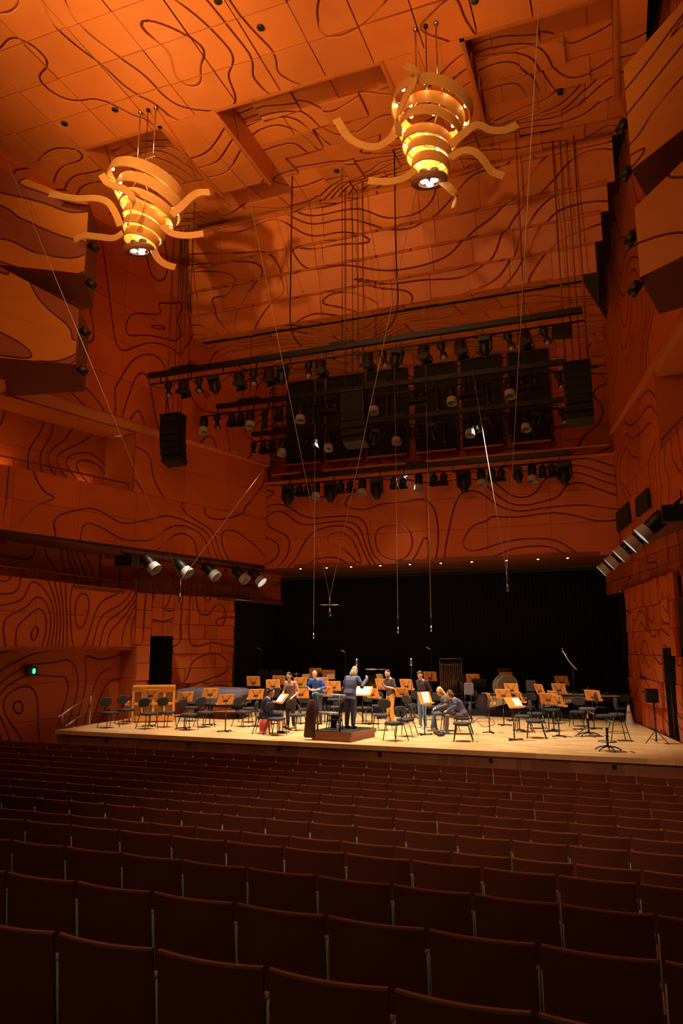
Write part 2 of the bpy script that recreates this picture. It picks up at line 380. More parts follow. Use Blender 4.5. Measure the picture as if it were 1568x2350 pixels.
# right side, mirrored
F = swirl(.30, .12, 7.6, 71, 1.6, bumps=((14, 2, 1.4, 4, 2.),), lin=(.45, .05))
s = Surf(); s.add(*V4(VRa, VRb, 7.9, 16.2), F, (2.2, 1.35), 14, disp=.10, var=.07, seed=23); s.build('wall_right_upper', m_wall)
RW = []
for (x0, x1, y0, y1) in ((1420, 1446, 1152, 1222), (1467, 1491, 1120, 1186)):
    a = onpath(x0, y1, URa, URb); c = onpath(x1, y0, URa, URb); RW.append((min(a.y, c.y), max(a.y, c.y), a.z, c.z))
Yr = onpath(1508, 930, URa, URb).y
F = swirl(.26, .34, 1.45*3.4, 81, 1.2, bumps=((16, 1, 1.2, 1.2, 3),), lin=(.3, .2))
s = Surf(); s.add(*V4(URa, URb, 3.5, 5.5), F, (2.4, 1.), 14, disp=.05, seed=24)
s.add(*V4(P2(URa, URb, Yr), URb, 5.5, 7.9), F, (2.4, 1.2), 14, disp=.05, seed=25); s.build('wall_right_middle', m_wall)
b = MB()
for k, (ya, yb, za, zb) in enumerate(RW):
    pa, pb = P2(URa, URb, ya), P2(URa, URb, yb)
    for (q0, q1, zz0, zz1) in ((pa, pb, za, zb),):
        b.add([(q0[0]-.09, q0[1], zz0), (q1[0]-.09, q1[1], zz0), (q1[0]-.09, q1[1], zz1), (q0[0]-.09, q0[1], zz1), (q0[0]+.2, q0[1], zz0), (q1[0]+.2, q1[1], zz0), (q1[0]+.2, q1[1], zz1), (q0[0]+.2, q0[1], zz1)],
              [(0, 1, 2, 3), (0, 4, 5, 1), (2, 6, 7, 3), (1, 5, 6, 2), (0, 3, 7, 4)])
struct('window_1', b, m_dull)
b = MB(); e = P2(URa, URb, Yr)
b.add([(URa[0]+.3, 8, 7.72), (VRa[0], 8, 7.9), (VRb[0], 28.5, 7.9), (URb[0]+.1, 28.5, 7.88), (e[0]+.2, e[1], 7.68)], [(0, 1, 2, 3, 4)])
for z in (7.68, 5.45): b.add([(URa[0]+2, 8, z), (URa[0]+.1, 8, z), (e[0], e[1], z), (e[0]+2, e[1], z)], [(0, 1, 2, 3)])
b.add([(e[0], e[1], 5.45), (e[0], e[1], 7.9), (e[0]+1.8, e[1]+.1, 7.9), (e[0]+1.8, e[1]+.1, 5.45)], [(0, 1, 2, 3)])
struct('trim_4', b, m_plain)
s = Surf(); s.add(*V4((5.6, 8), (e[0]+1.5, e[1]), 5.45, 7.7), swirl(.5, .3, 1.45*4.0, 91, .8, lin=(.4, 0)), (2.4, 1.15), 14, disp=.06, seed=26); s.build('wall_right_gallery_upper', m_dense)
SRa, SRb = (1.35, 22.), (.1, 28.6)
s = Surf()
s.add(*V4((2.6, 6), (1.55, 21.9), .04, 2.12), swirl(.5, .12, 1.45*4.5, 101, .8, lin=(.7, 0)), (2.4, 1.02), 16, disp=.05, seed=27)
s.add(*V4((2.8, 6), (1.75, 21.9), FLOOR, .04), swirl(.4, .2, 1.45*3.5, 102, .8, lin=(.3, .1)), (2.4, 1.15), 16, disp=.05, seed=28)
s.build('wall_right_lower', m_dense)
rA, rB = P2(SRa, SRb, 22.6), P2(SRa, SRb, 23.65)
s = Surf(); Fr = swirl(.5, .5, 1.45*2.6, 111, .7, lin=(.3, .1))
s.add(*V4(SRa, rA, DECK, 2.05), Fr, (.7, .75), 8, step=.05, gap=.02, seed=29, var=.14)
s.add(*V4(rA, rB, 0, 2.05), Fr, (.7, .7), 8, step=.03, gap=.02, seed=30, var=.14)
s.add(*V4(rB, SRb, DECK, 2.05), Fr, (.85, .75), 8, step=.06, gap=.02, seed=31, var=.16, stagger=.5)
s.build('wall_right_stage', m_wall)
b = MB(); b.add([(rA[0], rA[1], DECK), (rB[0], rB[1], DECK), (rB[0], rB[1], 0), (rA[0], rA[1], 0), (rA[0]+1.5, rA[1]+.4, DECK), (rB[0]+1.5, rB[1]+.4, DECK), (rB[0]+1.5, rB[1]+.4, 0), (rA[0]+1.5, rA[1]+.4, 0)],
      [(4, 5, 6, 7), (0, 4, 7, 3), (1, 5, 6, 2), (3, 2, 6, 7)]); struct('door_2', b, m_dull)
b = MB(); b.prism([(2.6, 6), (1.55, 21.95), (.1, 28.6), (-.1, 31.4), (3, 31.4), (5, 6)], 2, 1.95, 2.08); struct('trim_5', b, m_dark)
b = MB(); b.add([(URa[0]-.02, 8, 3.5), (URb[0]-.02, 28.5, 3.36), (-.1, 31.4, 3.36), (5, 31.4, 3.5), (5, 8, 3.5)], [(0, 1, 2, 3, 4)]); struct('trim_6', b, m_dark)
s = Surf(); s.add(*V4((4.6, 8), (2.5, 22), 2.05, 3.6), swirl(.4, .3, 1.45*5, 121, 1), (2.4, 1.5), 14, seed=32)
s.add(*V4((2.2, 22), (-.6, 31.4), 2.05, 3.5), swirl(.4, .4, 1.45*1.6, 122, .8), (.9, .55), 8, step=.02, gap=.02, seed=33, var=.2); s.build('wall_right_gallery_lower', m_dense)

# wall over the stage, window recess, soffit, stepped bulkhead
F = swirl(.15, .42, 6.6, 131, 1.6, bumps=((3, 1.0, 2.4, 1.0, 2.2), (10.5, 2.6, 2.6, 1.0, 2.4), (7.0, .2, 2.5, 1.2, 1.5)), lin=(0, .5))
s = Surf(); s.add((-14.3, 28.5, 3.35), (.1, 28.5, 3.35), (.1, 28.5, 7.1), (-14.3, 28.5, 7.1), F, (2.4, 1.25), 16, disp=.06, seed=41, var=.06)
s.build('wall_back_lower', m_wall)
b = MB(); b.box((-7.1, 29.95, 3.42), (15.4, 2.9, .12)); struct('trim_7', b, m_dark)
b = MB(); b.box((-7.1, 28.95, 7.12), (14.6, 1.0, .1)); b.box((-7.1, 28.62, 7.5), (14.0, .16, .07)); struct('trim_8', b, m_plain)
s = Surf(); s.add((-15.0, 29.5, 7.1), (1.0, 29.5, 7.1), (1.0, 29.5, 12.1), (-15.0, 29.5, 12.1), swirl(.25, .6, 1.45*2.6, 141, 1, lin=(0, .6)), (.96, .5), 6, step=.03, seed=42, var=.12)
s.build('wall_back_upper', m_wall)
F = swirl(.22, .6, 4.2, 151, 1.4, lin=(0, 2.2))
s = Surf(); s.add((-15.1, 23.6, 12), (-.5, 23.6, 12), (-.5, 24.0, 12), (-15.1, 24., 12), F, (1.2, .4), 6, step=.02, seed=43)
s.add((-15.1, 24.3, 12), (-.5, 24.3, 12), (.6, 29.5, 12), (-14.9, 29.5, 12), F, (1.5, .9), 8, step=.05, seed=44, var=.12, stagger=.5)
s.build('ceiling_soffit', m_ceil)
b = MB(); b.box((-7.8, 24.15, 12.12), (14.6, .34, .1)); struct('trim_9', b, m_dull)
s = Surf(); F = swirl(.13, .5, 4.4, 161, 1.4, bumps=((6, .5, 3, 1.0, 2.6),), lin=(.1, 1.9))
zz = [12., 12.85, 13.65, 14.4, 15.6]; y = 23.6
for k in range(4):
    xl, xr = -15.2+.15*k, -.05+.24*k; y2 = y-.22
    Fk = (lambda u, v, q=k*.93: F(u, v+q))
    s.add((xl, y, zz[k]), (xr, y, zz[k]), (xr, y2, zz[k+1]), (xl, y2, zz[k+1]), Fk, (1.35, .9), 8, step=.03, seed=50+k, var=.08, stagger=.5)
    s.add((xl, y2, zz[k+1]), (xr, y2, zz[k+1]), (xr, y2-.16, zz[k+1]+.02), (xl, y2-.16, zz[k+1]+.02), F, (1.35, .2), 3, seed=60+k, var=.08)
    y = y2-.16
s.build('ceiling_bulkhead', m_ceil)

# main ceiling: flat near field, ribs running to the stage between raised coffers
ZL, ZH = 15.0, 15.9
Fc = swirl(.24, .30, 4.0, 171, 1.5, bumps=((9, 9, 1.8, 1.6, 1.4), (4, 7, 2.5, 1.2, 1.2)), lin=(.05, .05))
Fh = swirl(.28, .55, 4.0, 172, 1.2, lin=(.2, 1.2))
s = Surf(); s.add((-18.6, 6, ZL), (1.6, 6, ZL), (1.6, 16, ZL), (-18.6, 16, ZL), Fc, (1.35, 1.25), 10, step=.02, seed=70, var=.06, gap=.03)
for a, c in ((-17.9, -14.5), (-11.7, -9.9), (-5.0, -2.9), (.75, 1.5)):
    s.add((a, 16, ZL), (c, 16, ZL), (c, 19.6, ZL+.1), (a, 19.6, ZL+.1), Fc, (.95, 1.25), 10, step=.015, seed=int(71+a), var=.06)
for a, c in ((-14.5, -11.7), (-9.9, -5.0), (-2.9, .75)):
    s.add((a, 16, ZH), (c, 16, ZH), (c, 19.7, ZH), (a, 19.7, ZH), Fh, (1.2, .95), 8, step=.06, seed=int(80+a), var=.10, stagger=.5)
    s.add((a, 16, ZL), (c, 16, ZL), (c, 16, ZH), (a, 16, ZH), Fh, (1.2, .7), 4, seed=int(90+a))
    for x in (a, c): s.add((x, 16, ZL), (x, 19.7, ZL), (x, 19.7, ZH), (x, 16, ZH), Fh, (1.2, .7), 4, seed=int(90+a))
s.add((-16.2, 19.7, ZH), (1.35, 19.7, ZH), (1.1, 22.3, ZH-.1), (-15.4, 22.3, ZH-.1), Fh, (1.35, .8), 8, step=.08, seed=77, var=.12, stagger=.5)
s.build('ceiling', m_ceil)
b = MB(); b.box((-8, 14, 16.4), (24, 19, .1)); b.box((-8, 23, 16.0), (24, 2, .1)); struct('ceiling_slab', b, m_dull)

# stage deck, fascia, riser
def parquet():
    m, n, b = nt('maple_parquet')
    geo = n.nodes.new('ShaderNodeNewGeometry'); br = n.nodes.new('ShaderNodeTexBrick')
    br.inputs['Scale'].default_value = 1; br.inputs['Brick Width'].default_value = .62; br.inputs['Row Height'].default_value = .21
    br.inputs['Mortar Size'].default_value = .003; br.inputs['Color1'].default_value = (.62, .36, .14, 1); br.inputs['Color2'].default_value = (.80, .52, .24, 1)
    br.inputs['Mortar'].default_value = (.30, .16, .06, 1)
    n.links.new(geo.outputs['Position'], br.inputs['Vector']); n.links.new(br.outputs['Color'], b.inputs['Base Color'])
    b.inputs['Roughness'].default_value = .33; return m
m_parq = parquet()
def fascia_mat():
    m, n, b = nt('fascia_veneer')
    geo = n.nodes.new('ShaderNodeNewGeometry'); mp = n.nodes.new('ShaderNodeMapping'); mp.inputs['Scale'].default_value = (1, .01, .01)
    n.links.new(geo.outputs['Position'], mp.inputs[0])
    vo = n.nodes.new('ShaderNodeTexVoronoi'); vo.inputs['Scale'].default_value = 2.2; n.links.new(mp.outputs[0], vo.inputs['Vector'])
    no = n.nodes.new('ShaderNodeTexNoise'); no.inputs['Scale'].default_value = 30; n.links.new(mp.outputs[0], no.inputs['Vector'])
    sp = n.nodes.new('ShaderNodeSeparateColor'); n.links.new(vo.outputs['Color'], sp.inputs[0])
    f = M2(n, 'ADD', M2(n, 'MULTIPLY', sp.outputs[0], .6), M2(n, 'MULTIPLY', no.outputs['Fac'], .4))
    mx = n.nodes.new('ShaderNodeMix'); mx.data_type = 'RGBA'; mx.inputs[6].default_value = (.17, .065, .030, 1); mx.inputs[7].default_value = (.36, .155, .070, 1)
    n.links.new(f, mx.inputs[0]); n.links.new(mx.outputs[2], b.inputs['Base Color']); b.inputs['Roughness'].default_value = .5; return m
YF = 18.98
b = MB(); b.prism([(-16.65, YF), (3.5, YF), (1.8, 21.9), (1.35, 22), (.05, 28.5), (-15.0, 28.5), (-15.3, 27.7), (-16.95, 23.2)], 2, DECK-.12, DECK)
struct('floor_stage', b, m_parq)
b = MB(); b.prism([(-16.6, YF+.06), (3.5, YF+.06), (3.5, YF+.3), (-16.35, YF+.3), (-16.6, 23), (-16.7, 23)], 2, FLOOR, DECK-.12); o = struct('wall_stage_front', b, fascia_mat())
for k, (px, py) in enumerate(((245, 1697), (434, 1707), (642, 1718), (872, 1731), (1127, 1745), (1410, 1760))):
    p = ony(px, py, YF+.05); b = MB(); b.box((p.x, p.y, p.z), (.09, .03, .09)); o = b.build('fascia_vent', m_dull, o if False else None)
    tag(o, 'small black square vent in the stage front, %s from the left' % ordw(k), 'vent', 'vents in the stage front')
b = MB(); b.box((-7.5, 29.95, DECK+.11), (15.2, 2.9, .22)); struct('floor_riser', b, simple('black_riser', (.012, .012, .014), .7))

# raked floor under the stalls
RH = [1.344, 1.48, 1.60, 1.72, 1.90, 2.0, 2.115, 2.225, 2.31, 2.39, 2.464, 2.53, 2.55, 2.56]
RY_ = [3.11+1.056*k for k in range(14)]
b = MB(); poly = [(20.5, -5.0), (20.5, FLOOR)]
for k in range(13, -1, -1):
    z = -RH[k]-.87; yb = RY_[k]-.42+1.056 if k < 13 else 20.5
    poly += [(yb if k < 13 else YF+.05, z), (RY_[k]-.42, z)]
poly += [(2.69, -2.0), (-1.0, -2.0), (-1.0, -5.0)]
poly = poly[1:]; b.prism(poly, 0, -19.5, 4.5); struct('floor', b, simple('dark_carpet', (.03, .014, .010), .9))

# ================================================================== CURTAINS, BOXES, BACK PANELS
m_cur = simple('black_velour', (.010, .010, .012), .95, var=.3, spec=.1)
def curtain(pts, z0, z1, name, label, amp=.06, wl=.16):
    b = MB(); L = 0; pl = []
    for k in range(len(pts)-1):
        A, B = Vector((*pts[k], 0)), Vector((*pts[k+1], 0)); d = (B-A); n = int(d.length/.035); nr = Vector((-d.y, d.x, 0)).normalized()
        for i in range(n):
            t = i/n; s_ = L+d.length*t; pl.append(A+d*t+nr*(amp*math.sin(s_/wl*2*math.pi+1.3*math.sin(s_*1.7))))
        L += d.length
    m = len(pl); zs = [z0, z0+.25*(z1-z0), (z0+z1)/2, z1]
    vs = [(p.x, p.y, z) for z in zs for p in pl]+[(p.x, p.y+.02, z) for z in zs for p in pl]
    fs = [(r*m+i, r*m+i+1, (r+1)*m+i+1, (r+1)*m+i) for r in list(range(3))+[4, 5, 6] for i in range(m-1)]
    b.add(vs, fs, True); o = b.build(name, m_cur); tag(o, label, 'curtain', 'black stage curtains'); return o
curtain([(-15.2, 31.2), (.2, 31.2)], DECK, 3.1, 'stage_curtain', 'wide black pleated curtain hanging behind the whole stage')
curtain([(-15.25, 27.8), (-15.0, 31.0)], DECK, 2.0, 'stage_curtain', 'narrow black curtain hanging at the left side of the stage beside the carved wall')
curtain([(.05, 28.75), (-.1, 31.0)], DECK, 2.0, 'stage_curtain', 'narrow black curtain hanging at the right side of the stage beside the carved wall')
for a, c, lab in (((-15.22, 27.75, 2.02), (-14.85, 30.9, 2.02), 'silver curtain rail above the curtain at the stage left side'), ((.0, 28.7, 2.02), (-.2, 30.9, 2.02), 'silver curtain rail above the curtain at the stage right side')):
    b = MB(); b.tube([a, c], .025); [b.ball(q, .05) for q in (a, c)]; tag(b.build('curtain_rail', m_steel), lab, 'rail', 'curtain rails')
b = MB(); b.box((-7.5, 31.2, 3.16), (15.2, .06, .06)); tag(b.build('curtain_track', m_black), 'long black track carrying the wide back curtain', 'track')

for k, (xa, xb) in enumerate(((659, 742), (750, 836), (842, 937), (953, 1051), (1061, 1157), (1170, 1266))):
    x0, x1 = ony(xa, 960, 29.3).x, ony(xb, 960, 29.3).x
    root = empty('acoustic_panel', ((x0+x1)/2, 29.32, 8.1), 0, 'tall black absorber panel high on the back wall, %s from the left' % ordw(k), 'panel', 'black panels behind the lighting battens')
    wd = x1-x0; b = MB(); b.box((0, .06, 1.9), (wd-.08, .22, 3.74)); b.build('felt_face', simple('black_felt', (.014, .013, .011), .9) if k == 0 else bpy.data.materials['black_felt'], root)
    b = MB(); b.box((-wd/2+.02, 0, 1.9), (.05, .14, 3.8)); b.box((wd/2-.02, 0, 1.9), (.05, .14, 3.8)); b.box((0, 0, 3.82), (wd, .14, .05)); b.build('edge_frame', m_black, root)
    b = MB(); b.box((0, -.1, -.06), (wd-.1, .3, .08)); b.build('ledge', m_plain, root)

def boxvol(plan, z_lo, z_hi, tip, name, label, seed, zr):
    """acoustic box on the side wall: carved front face between plan points, sloping underside"""
    A, B, D = plan; root = empty(name, (0, 0, 0), 0, label, 'acoustic box', 'carved boxes on the upper side walls')
    F = swirl(.16, .95, 1.45*2.6, seed, 1.0, lin=(.1, .9)); s = Surf()
    s.add((A[0], A[1], zr[0]), (B[0], B[1], z_lo), (B[0], B[1], z_hi), (A[0], A[1], zr[1]), F, (3, 1.5), 24, seed=seed, gap=.004, var=.02, depth=.03)
    s.build('carved_face', m_box if B[0] < -7 else m_box2, root, None)
    b = MB(); b.add([(A[0], A[1]+.04, zr[0]), (B[0], B[1]+.04, z_lo), (D[0], D[1], tip), (A[0], D[1], tip+.2), (A[0], A[1]+.04, zr[1]), (B[0], B[1]+.04, z_hi), (D[0], D[1], z_hi), (A[0], D[1], zr[1])],
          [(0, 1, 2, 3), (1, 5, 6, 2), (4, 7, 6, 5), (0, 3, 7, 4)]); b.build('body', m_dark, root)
    for dz in (.35, 1.5):
        if z_lo+dz > z_hi: continue
        sx = 1 if B[0] < -7 else -1
        b = MB(); b.tube([(B[0]+sx*.02, B[1]+.12, tip+dz-.1), (B[0]+sx*.18, B[1]+.3, tip+dz-.25)], .11, 10); b.build('spotlight', m_black, root)
m_plain2 = m_plain
boxvol(((-17.3, 15.1), (-13.68, 15.5), (-14.3, 16.7)), 10.45, 12.65, 10.05, 'wall_box', 'upper of two striped timber boxes projecting from the left wall', 5, (11.3, 14.6))
boxvol(((-17.4, 15.1), (-13.78, 15.5), (-14.4, 16.7)), 7.75, 9.4, 7.45, 'wall_box', 'lower of two striped timber boxes projecting from the left wall', 9, (8.4, 11.6))
boxvol(((2.6, 14.9), (.8, 15.5), (1.2, 16.8)), 10.1, 12.6, 10.0, 'wall_box', 'upper of two striped timber boxes projecting from the right wall', 15, (10.9, 13.9))
boxvol(((2.6, 14.9), (.8, 15.5), (1.2, 16.8)), 7.6, 9.2, 7.3, 'wall_box', 'lower of two striped timber boxes projecting from the right wall', 18, (8.0, 10.4))

# rails, exit sign, gallery downlights
m_rail = simple('bronze_rail', (.22, .07, .035), .35, .6)
def rail(pts, z, label, cat='rail', r=.025, post=1.4, drop=.25, mat=None):
    mat = mat or m_rail; A, B = Vector((*pts[0], z)), Vector((*pts[1], z)); root = empty('hand_rail', (A.x, A.y, z-drop), 0, label, cat, 'gallery hand rails')
    b = MB(); b.tube([(0, 0, drop), tuple(B-A+Vector((0, 0, drop)))], r); b.build('top_rail', mat, root)
    n = int((B-A).length/post)
    for k in range(n+1):
        p = (B-A)*(k/max(1, n)); b = MB(); b.tube([(p.x, p.y, 0), (p.x, p.y, drop)], .012, 6); b.build('post', mat, root)
rail(((-17.3, 9), (-17.05, 22.9)), 2.40, 'bronze hand rail along the lower left gallery edge', r=.035)
rail((P2(ULa, ULb, 10), P2(ULa, ULb, 21.3)), 5.75, 'thin bronze hand rail along the upper left gallery edge')
rail((P2(URa, URb, 10), P2(URa, URb, Yr-.2)), 5.75, 'thin bronze hand rail along the upper right gallery edge')
b = MB(); rnd = random.Random(3); y = 22.9; root = empty('slatted_balustrade', (-17, 22.9, 2.08), 0, 'dark slatted timber balustrade along the ledge above the left stage wall', 'balustrade')
pa, pc = Vector((-17.0, 23.0, 2.08)), Vector((-14.9, 29.6, 2.08)); L = (pc-pa).length; n = int(L/.085)
for k in range(n):
    p = pa+(pc-pa)*(k/n)-Vector((-17, 22.9, 2.08)); h = .50+rnd.uniform(-.03, .03)
    b.box((p.x+rnd.uniform(-.03, .03), p.y, h/2), (.05, .04, h))
b.build('slat', m_dark, root)['kind'] = 'stuff'
b = MB(); q = pc-Vector((-17, 22.9, 2.08)); p = pa-Vector((-17, 22.9, 2.08)); b.tube([p+Vector((-.08, 0, .25)), q+Vector((-.08, 0, .25))], .04, 4); b.build('back_rail', m_dull, root)
# stage steps rail, left
root = empty('stair_rail', (-16.75, 18.6, DECK), 0, 'slanting grey metal hand rail at the left steps up to the stage', 'rail')
def lp(px, py, y, o=(-16.75, 18.6, DECK)): return ony(px, py, y)-Vector(o)
b = MB(); b.tube([lp(133, 1647, 18.3), lp(213, 1589, 20.6)], .025); b.build('top_rail', m_steel, root)
b = MB(); b.tube([lp(150, 1668, 18.4), lp(203, 1627, 20.4)], .018); b.build('lower_rail', m_steel, root)
b = MB(); b.tube([lp(209, 1592, 20.5), (lp(205, 1662, 20.5))], .02); b.build('post', m_steel, root)
b = MB(); b.tube([lp(144, 1642, 18.5), (lp(141, 1668, 18.5))], .02); b.build('post', m_steel, root)
# exit sign on left wall
p = onpath(67, 1540, (-17.95, 6), (-17.6, 23.2)); root = empty('exit_sign', (p.x+.10, p.y, p.z), math.radians(90), 'small dark sign box with a glowing green running figure on the left wall', 'sign')
b = MB(); b.box((0, 0, 0), (.42, .07, .30)); b.build('housing', m_black, root)
mg = simple('green_glow', (.05, .8, .3), .5, emit=(.05, 1, .35), es=2.2)
b = MB(); b.rbox((0, 0, 0), (.13, .17, .02), .06, T(.05, -.05, 0) @ RX(90)); b.build('lit_pictogram', mg, root)
md = simple('downlight_glow', (1, .9, .75), .5, emit=(1, .88, .68), es=9)
def downlight(p, label, grp, r=.05):
    root = empty('downlight', p, 0, label, 'downlight', grp)
    b = MB(); b.lathe([(r*1.5, 0), (r*1.5, .05), (r, .05), (r, 0)], 12, cap=False); b.build('bezel', m_black, root)
    b = MB(); b.ball((0, 0, 0), (r, r, r*.6), 10, 6); b.build('lamp', md, root)
for k, (px, py) in enumerate(((8, 925), (138, 960), (262, 994))):
    p = onz(px, py, 7.74); downlight(p, 'small lit downlight under the upper left gallery, %s from the left' % ordw(k), 'downlights under the left gallery', .06)
p = onz(1563, 838, 7.75); downlight(p, 'small lit downlight under the upper right gallery at the photo edge', None, .06)
for k, px in enumerate((690, 750, 806, 873, 941, 1012, 1083, 1163, 1235, 1303)):
    p = ony(px, 1303-(px-690)*.0408, 28.6); downlight((p.x, p.y, 3.31), 'small lit downlight along the edge over the stage, %s from the left' % ordw(k), 'downlights over the black curtain', .045)
# warm uplights washing the gallery walls
for p, t, e in ((( -18.2, 17.6, 5.5), (-19.0, 17.8, 7), 26), ((-17.35, 20.6, 5.5), (-17.9, 20.8, 7), 14), ((-17.45, 17.0, -1.5), (-17.8, 17.1, -2.3), 9), ((3.0, 20.0, 5.5), (3.5, 20.0, 7), 16)):
    spot(p, t, e, 130, 1, (1, .45, .12), .05)

# ================================================================== CHANDELIERS
m_band = simple('lit_amber_veneer', (.62, .31, .075), .4, scale=4)
m_edge = simple('bulb_glow', (1, .8, .4), .5, emit=(1, .66, .22), es=22)
m_white = simple('white_lamp_glow', (1, 1, 1), .5, emit=(.93, .95, 1), es=25)
def chandelier(X, px_c, rings, arms, lamp, label, top_px):
    Yc = 15.3; o = onz(px_c[0], px_c[1], ZL); base = Vector((X, Yc, 0)); root = empty('chandelier', (X, Yc, 0), 0, label, 'chandelier', 'amber timber ring chandeliers')
    def W(px, py, dy=0): return ony(px, py, Yc+dy)-base
    axis = Matrix.Rotation(YAW, 4, 'Z')
    prev = None; bolts = []
    for k, (cx, cy, hw, tilt) in enumerate(rings):
        c = W(cx, cy); r = hw*(c+base).dot(Vector((-math.sin(YAW)*math.cos(PITCH), math.cos(YAW)*math.cos(PITCH), math.sin(PITCH))))/FPX
        M = T(*c) @ axis @ RY(tilt) @ RX(-4)
        n = 56; pts = [M @ Vector((r*math.cos(2*math.pi*i/n), r*.92*math.sin(2*math.pi*i/n), 0)) for i in range(n+1)]
        b = MB(); b.ribbon(pts, .31 if k < 2 else .25, .035, side=(M.to_3x3() @ Vector((0, 0, 1)))); b.build('timber_ring', m_band, root)
        if k < 5:
            m = (9, 9, 7, 5, 4)[k]
            for i in range(m):
                a = 2*math.pi*(i+.3)/m; p = M @ Vector(((r-.09)*math.cos(a), (r*.92-.09)*math.sin(a), -.02)); b = MB(); b.ball(p, .045, 10, 8); b.build('bulb', m_edge, root)
        if prev is not None:
            b = MB()
            for i in range(4):
                a = 2*math.pi*(i+.1)/4; b.tube([prev[0] @ Vector((prev[1]*.97*math.cos(a), prev[1]*.9*math.sin(a), -.1)), M @ Vector((r*.97*math.cos(a), r*.9*math.sin(a), .1))], .014, 6)
            b.build('spacer_rod', m_steel, root)
        prev = (M, r)
    for pts, dy0, dy1 in arms:
        P = smooth([W(x, y_, dy0+(dy1-dy0)*i/max(1, len(pts)-1)) for i, (x, y_) in enumerate(pts)], 9)
        b = MB(); b.ribbon(P, .19, .03, side=Vector((.1, .1, 1))); b.build('curled_arm', m_band, root)
    c = W(*lamp); M = T(*c) @ RX(12)
    b = MB(); b.lathe([(.26, 0), (.42, 0), (.42, .12), (.26, .12), (.26, 0)], 32, M, cap=False); b.build('lamp_ring', simple('dark_amber_veneer', (.30, .11, .04), .5), root)
    for i in range(3):
        a = math.radians(100+120*i); p = M @ Vector((.14*math.cos(a), .14*math.sin(a), .03))
        b = MB(); b.lathe([(.10, 0), (.12, .02), (.11, .26), (.04, .30)], 14, T(*p)); sp_ = b.build('spotlight', m_black, root)
        b = MB(); b.lathe([(.002, -.02), (.08, -.02), (.10, .01)], 14, T(*p), cap=False); b.build('white_lamp', m_white, sp_)
    # hanger: cross bar, three ceiling rods, three short wires
    tb = W(*top_px); R0 = rings[0]; c0 = W(R0[0], R0[1]); b = MB(); b.box(tuple(tb), (.62, .05, .07)); b.tube([tb, tb-Vector((0, 0, .25))], .035); b.build('cross_bar', m_steel, root)
    for dx in (-.26, 0, .26):
        b = MB(); b.tube([(tb.x+dx, tb.y, tb.z), (tb.x+dx, tb.y, ZL)], .022 if dx else .012, 6); b.tube([(tb.x+dx, tb.y, ZL-.06), (tb.x+dx, tb.y, ZL)], .06, 8); b.build('hanging_rod', m_steel if dx else m_black, root)
    for a in (40, 160, 280):
        b = MB(); b.tube([tb-Vector((0, 0, .25)), c0+Vector((.85*math.cos(math.radians(a)), .85*math.sin(math.radians(a)), .15))], .012, 5); b.build('wire', m_steel, root)
    for k in (0, 2, 4):
        c = W(rings[k][0], rings[k][1]); d = bpy.data.lights.new('bulb_light', 'POINT'); d.energy = (30, 24, 14)[k//2]; d.color = (1, .62, .24); d.shadow_soft_size = .18
        l = bpy.data.objects.new('bulb_light', d); C.objects.link(l); l.location = c+base
    l = spot(W(*lamp)+base-Vector((0, 0, .05)), W(*lamp)+base-Vector((0, 0, 5)), 260, 80, .6, (1, .93, .85), .1)
    return root
def cv(sc, ox, oy, L): return [(ox+x/sc, oy+y_/sc) for x, y_ in L]
c3 = lambda L: cv(3.564, 80, 350, L)
c4 = lambda L: cv(3.267, 740, 120, L)
chandelier(-11.7, (337, 222),
    [(334, 431, 87, 17), (343, 460, 80, 20), (341, 485, 66, 22), (333, 505, 50, 20), (330, 530, 47, 17), (325, 550, 39, 14)],
    [(c3([(700, 600), (660, 500), (600, 410), (500, 375), (330, 375), (120, 340)]), -.5, -.8), (c3([(760, 590), (790, 470), (795, 370), (730, 300), (600, 250), (545, 180)]), -1.0, -1.2),
     (c3([(1120, 510), (1200, 440), (1270, 370), (1340, 330), (1430, 325)]), -.2, .6), (c3([(1040, 600), (1120, 660), (1240, 680), (1380, 665)]), -.2, .3),
     (c3([(720, 660), (640, 700), (520, 690), (400, 680), (320, 715)]), -.3, -.5), (c3([(970, 790), (1010, 870), (1080, 920), (1150, 940)]), .1, .4)],
    (320, 578), 'left of two amber chandeliers of stacked timber rings with curling arms', (334, 362))
chandelier(-3.6, (975, 30),
    [(991, 252, 92, 15), (992, 275, 72, 14), (986, 302, 70, 12), (980, 332, 56, 10), (984, 356, 50, 10), (988, 383, 42, 8)],
    [(c4([(570, 620), (570, 480), (620, 350), (690, 220), (690, 140), (615, 100)]), -1.0, -1.1), (c4([(560, 560), (520, 640), (420, 705), (310, 700), (200, 640), (105, 500)]), -.4, -.8),
     (c4([(960, 700), (1060, 610), (1160, 545), (1260, 580), (1360, 585), (1465, 545)]), -.2, .6), (c4([(960, 790), (1050, 740), (1140, 745), (1210, 810), (1270, 890), (1360, 930)]), -.2, .3),
     (c4([(700, 880), (620, 940), (500, 970), (345, 965)]), -.3, -.5), (c4([(900, 970), (970, 1030), (1000, 1080), (980, 1170)]), .1, .3)],
    (986, 420), 'right of two amber chandeliers of stacked timber rings with curling arms', (980, 185))

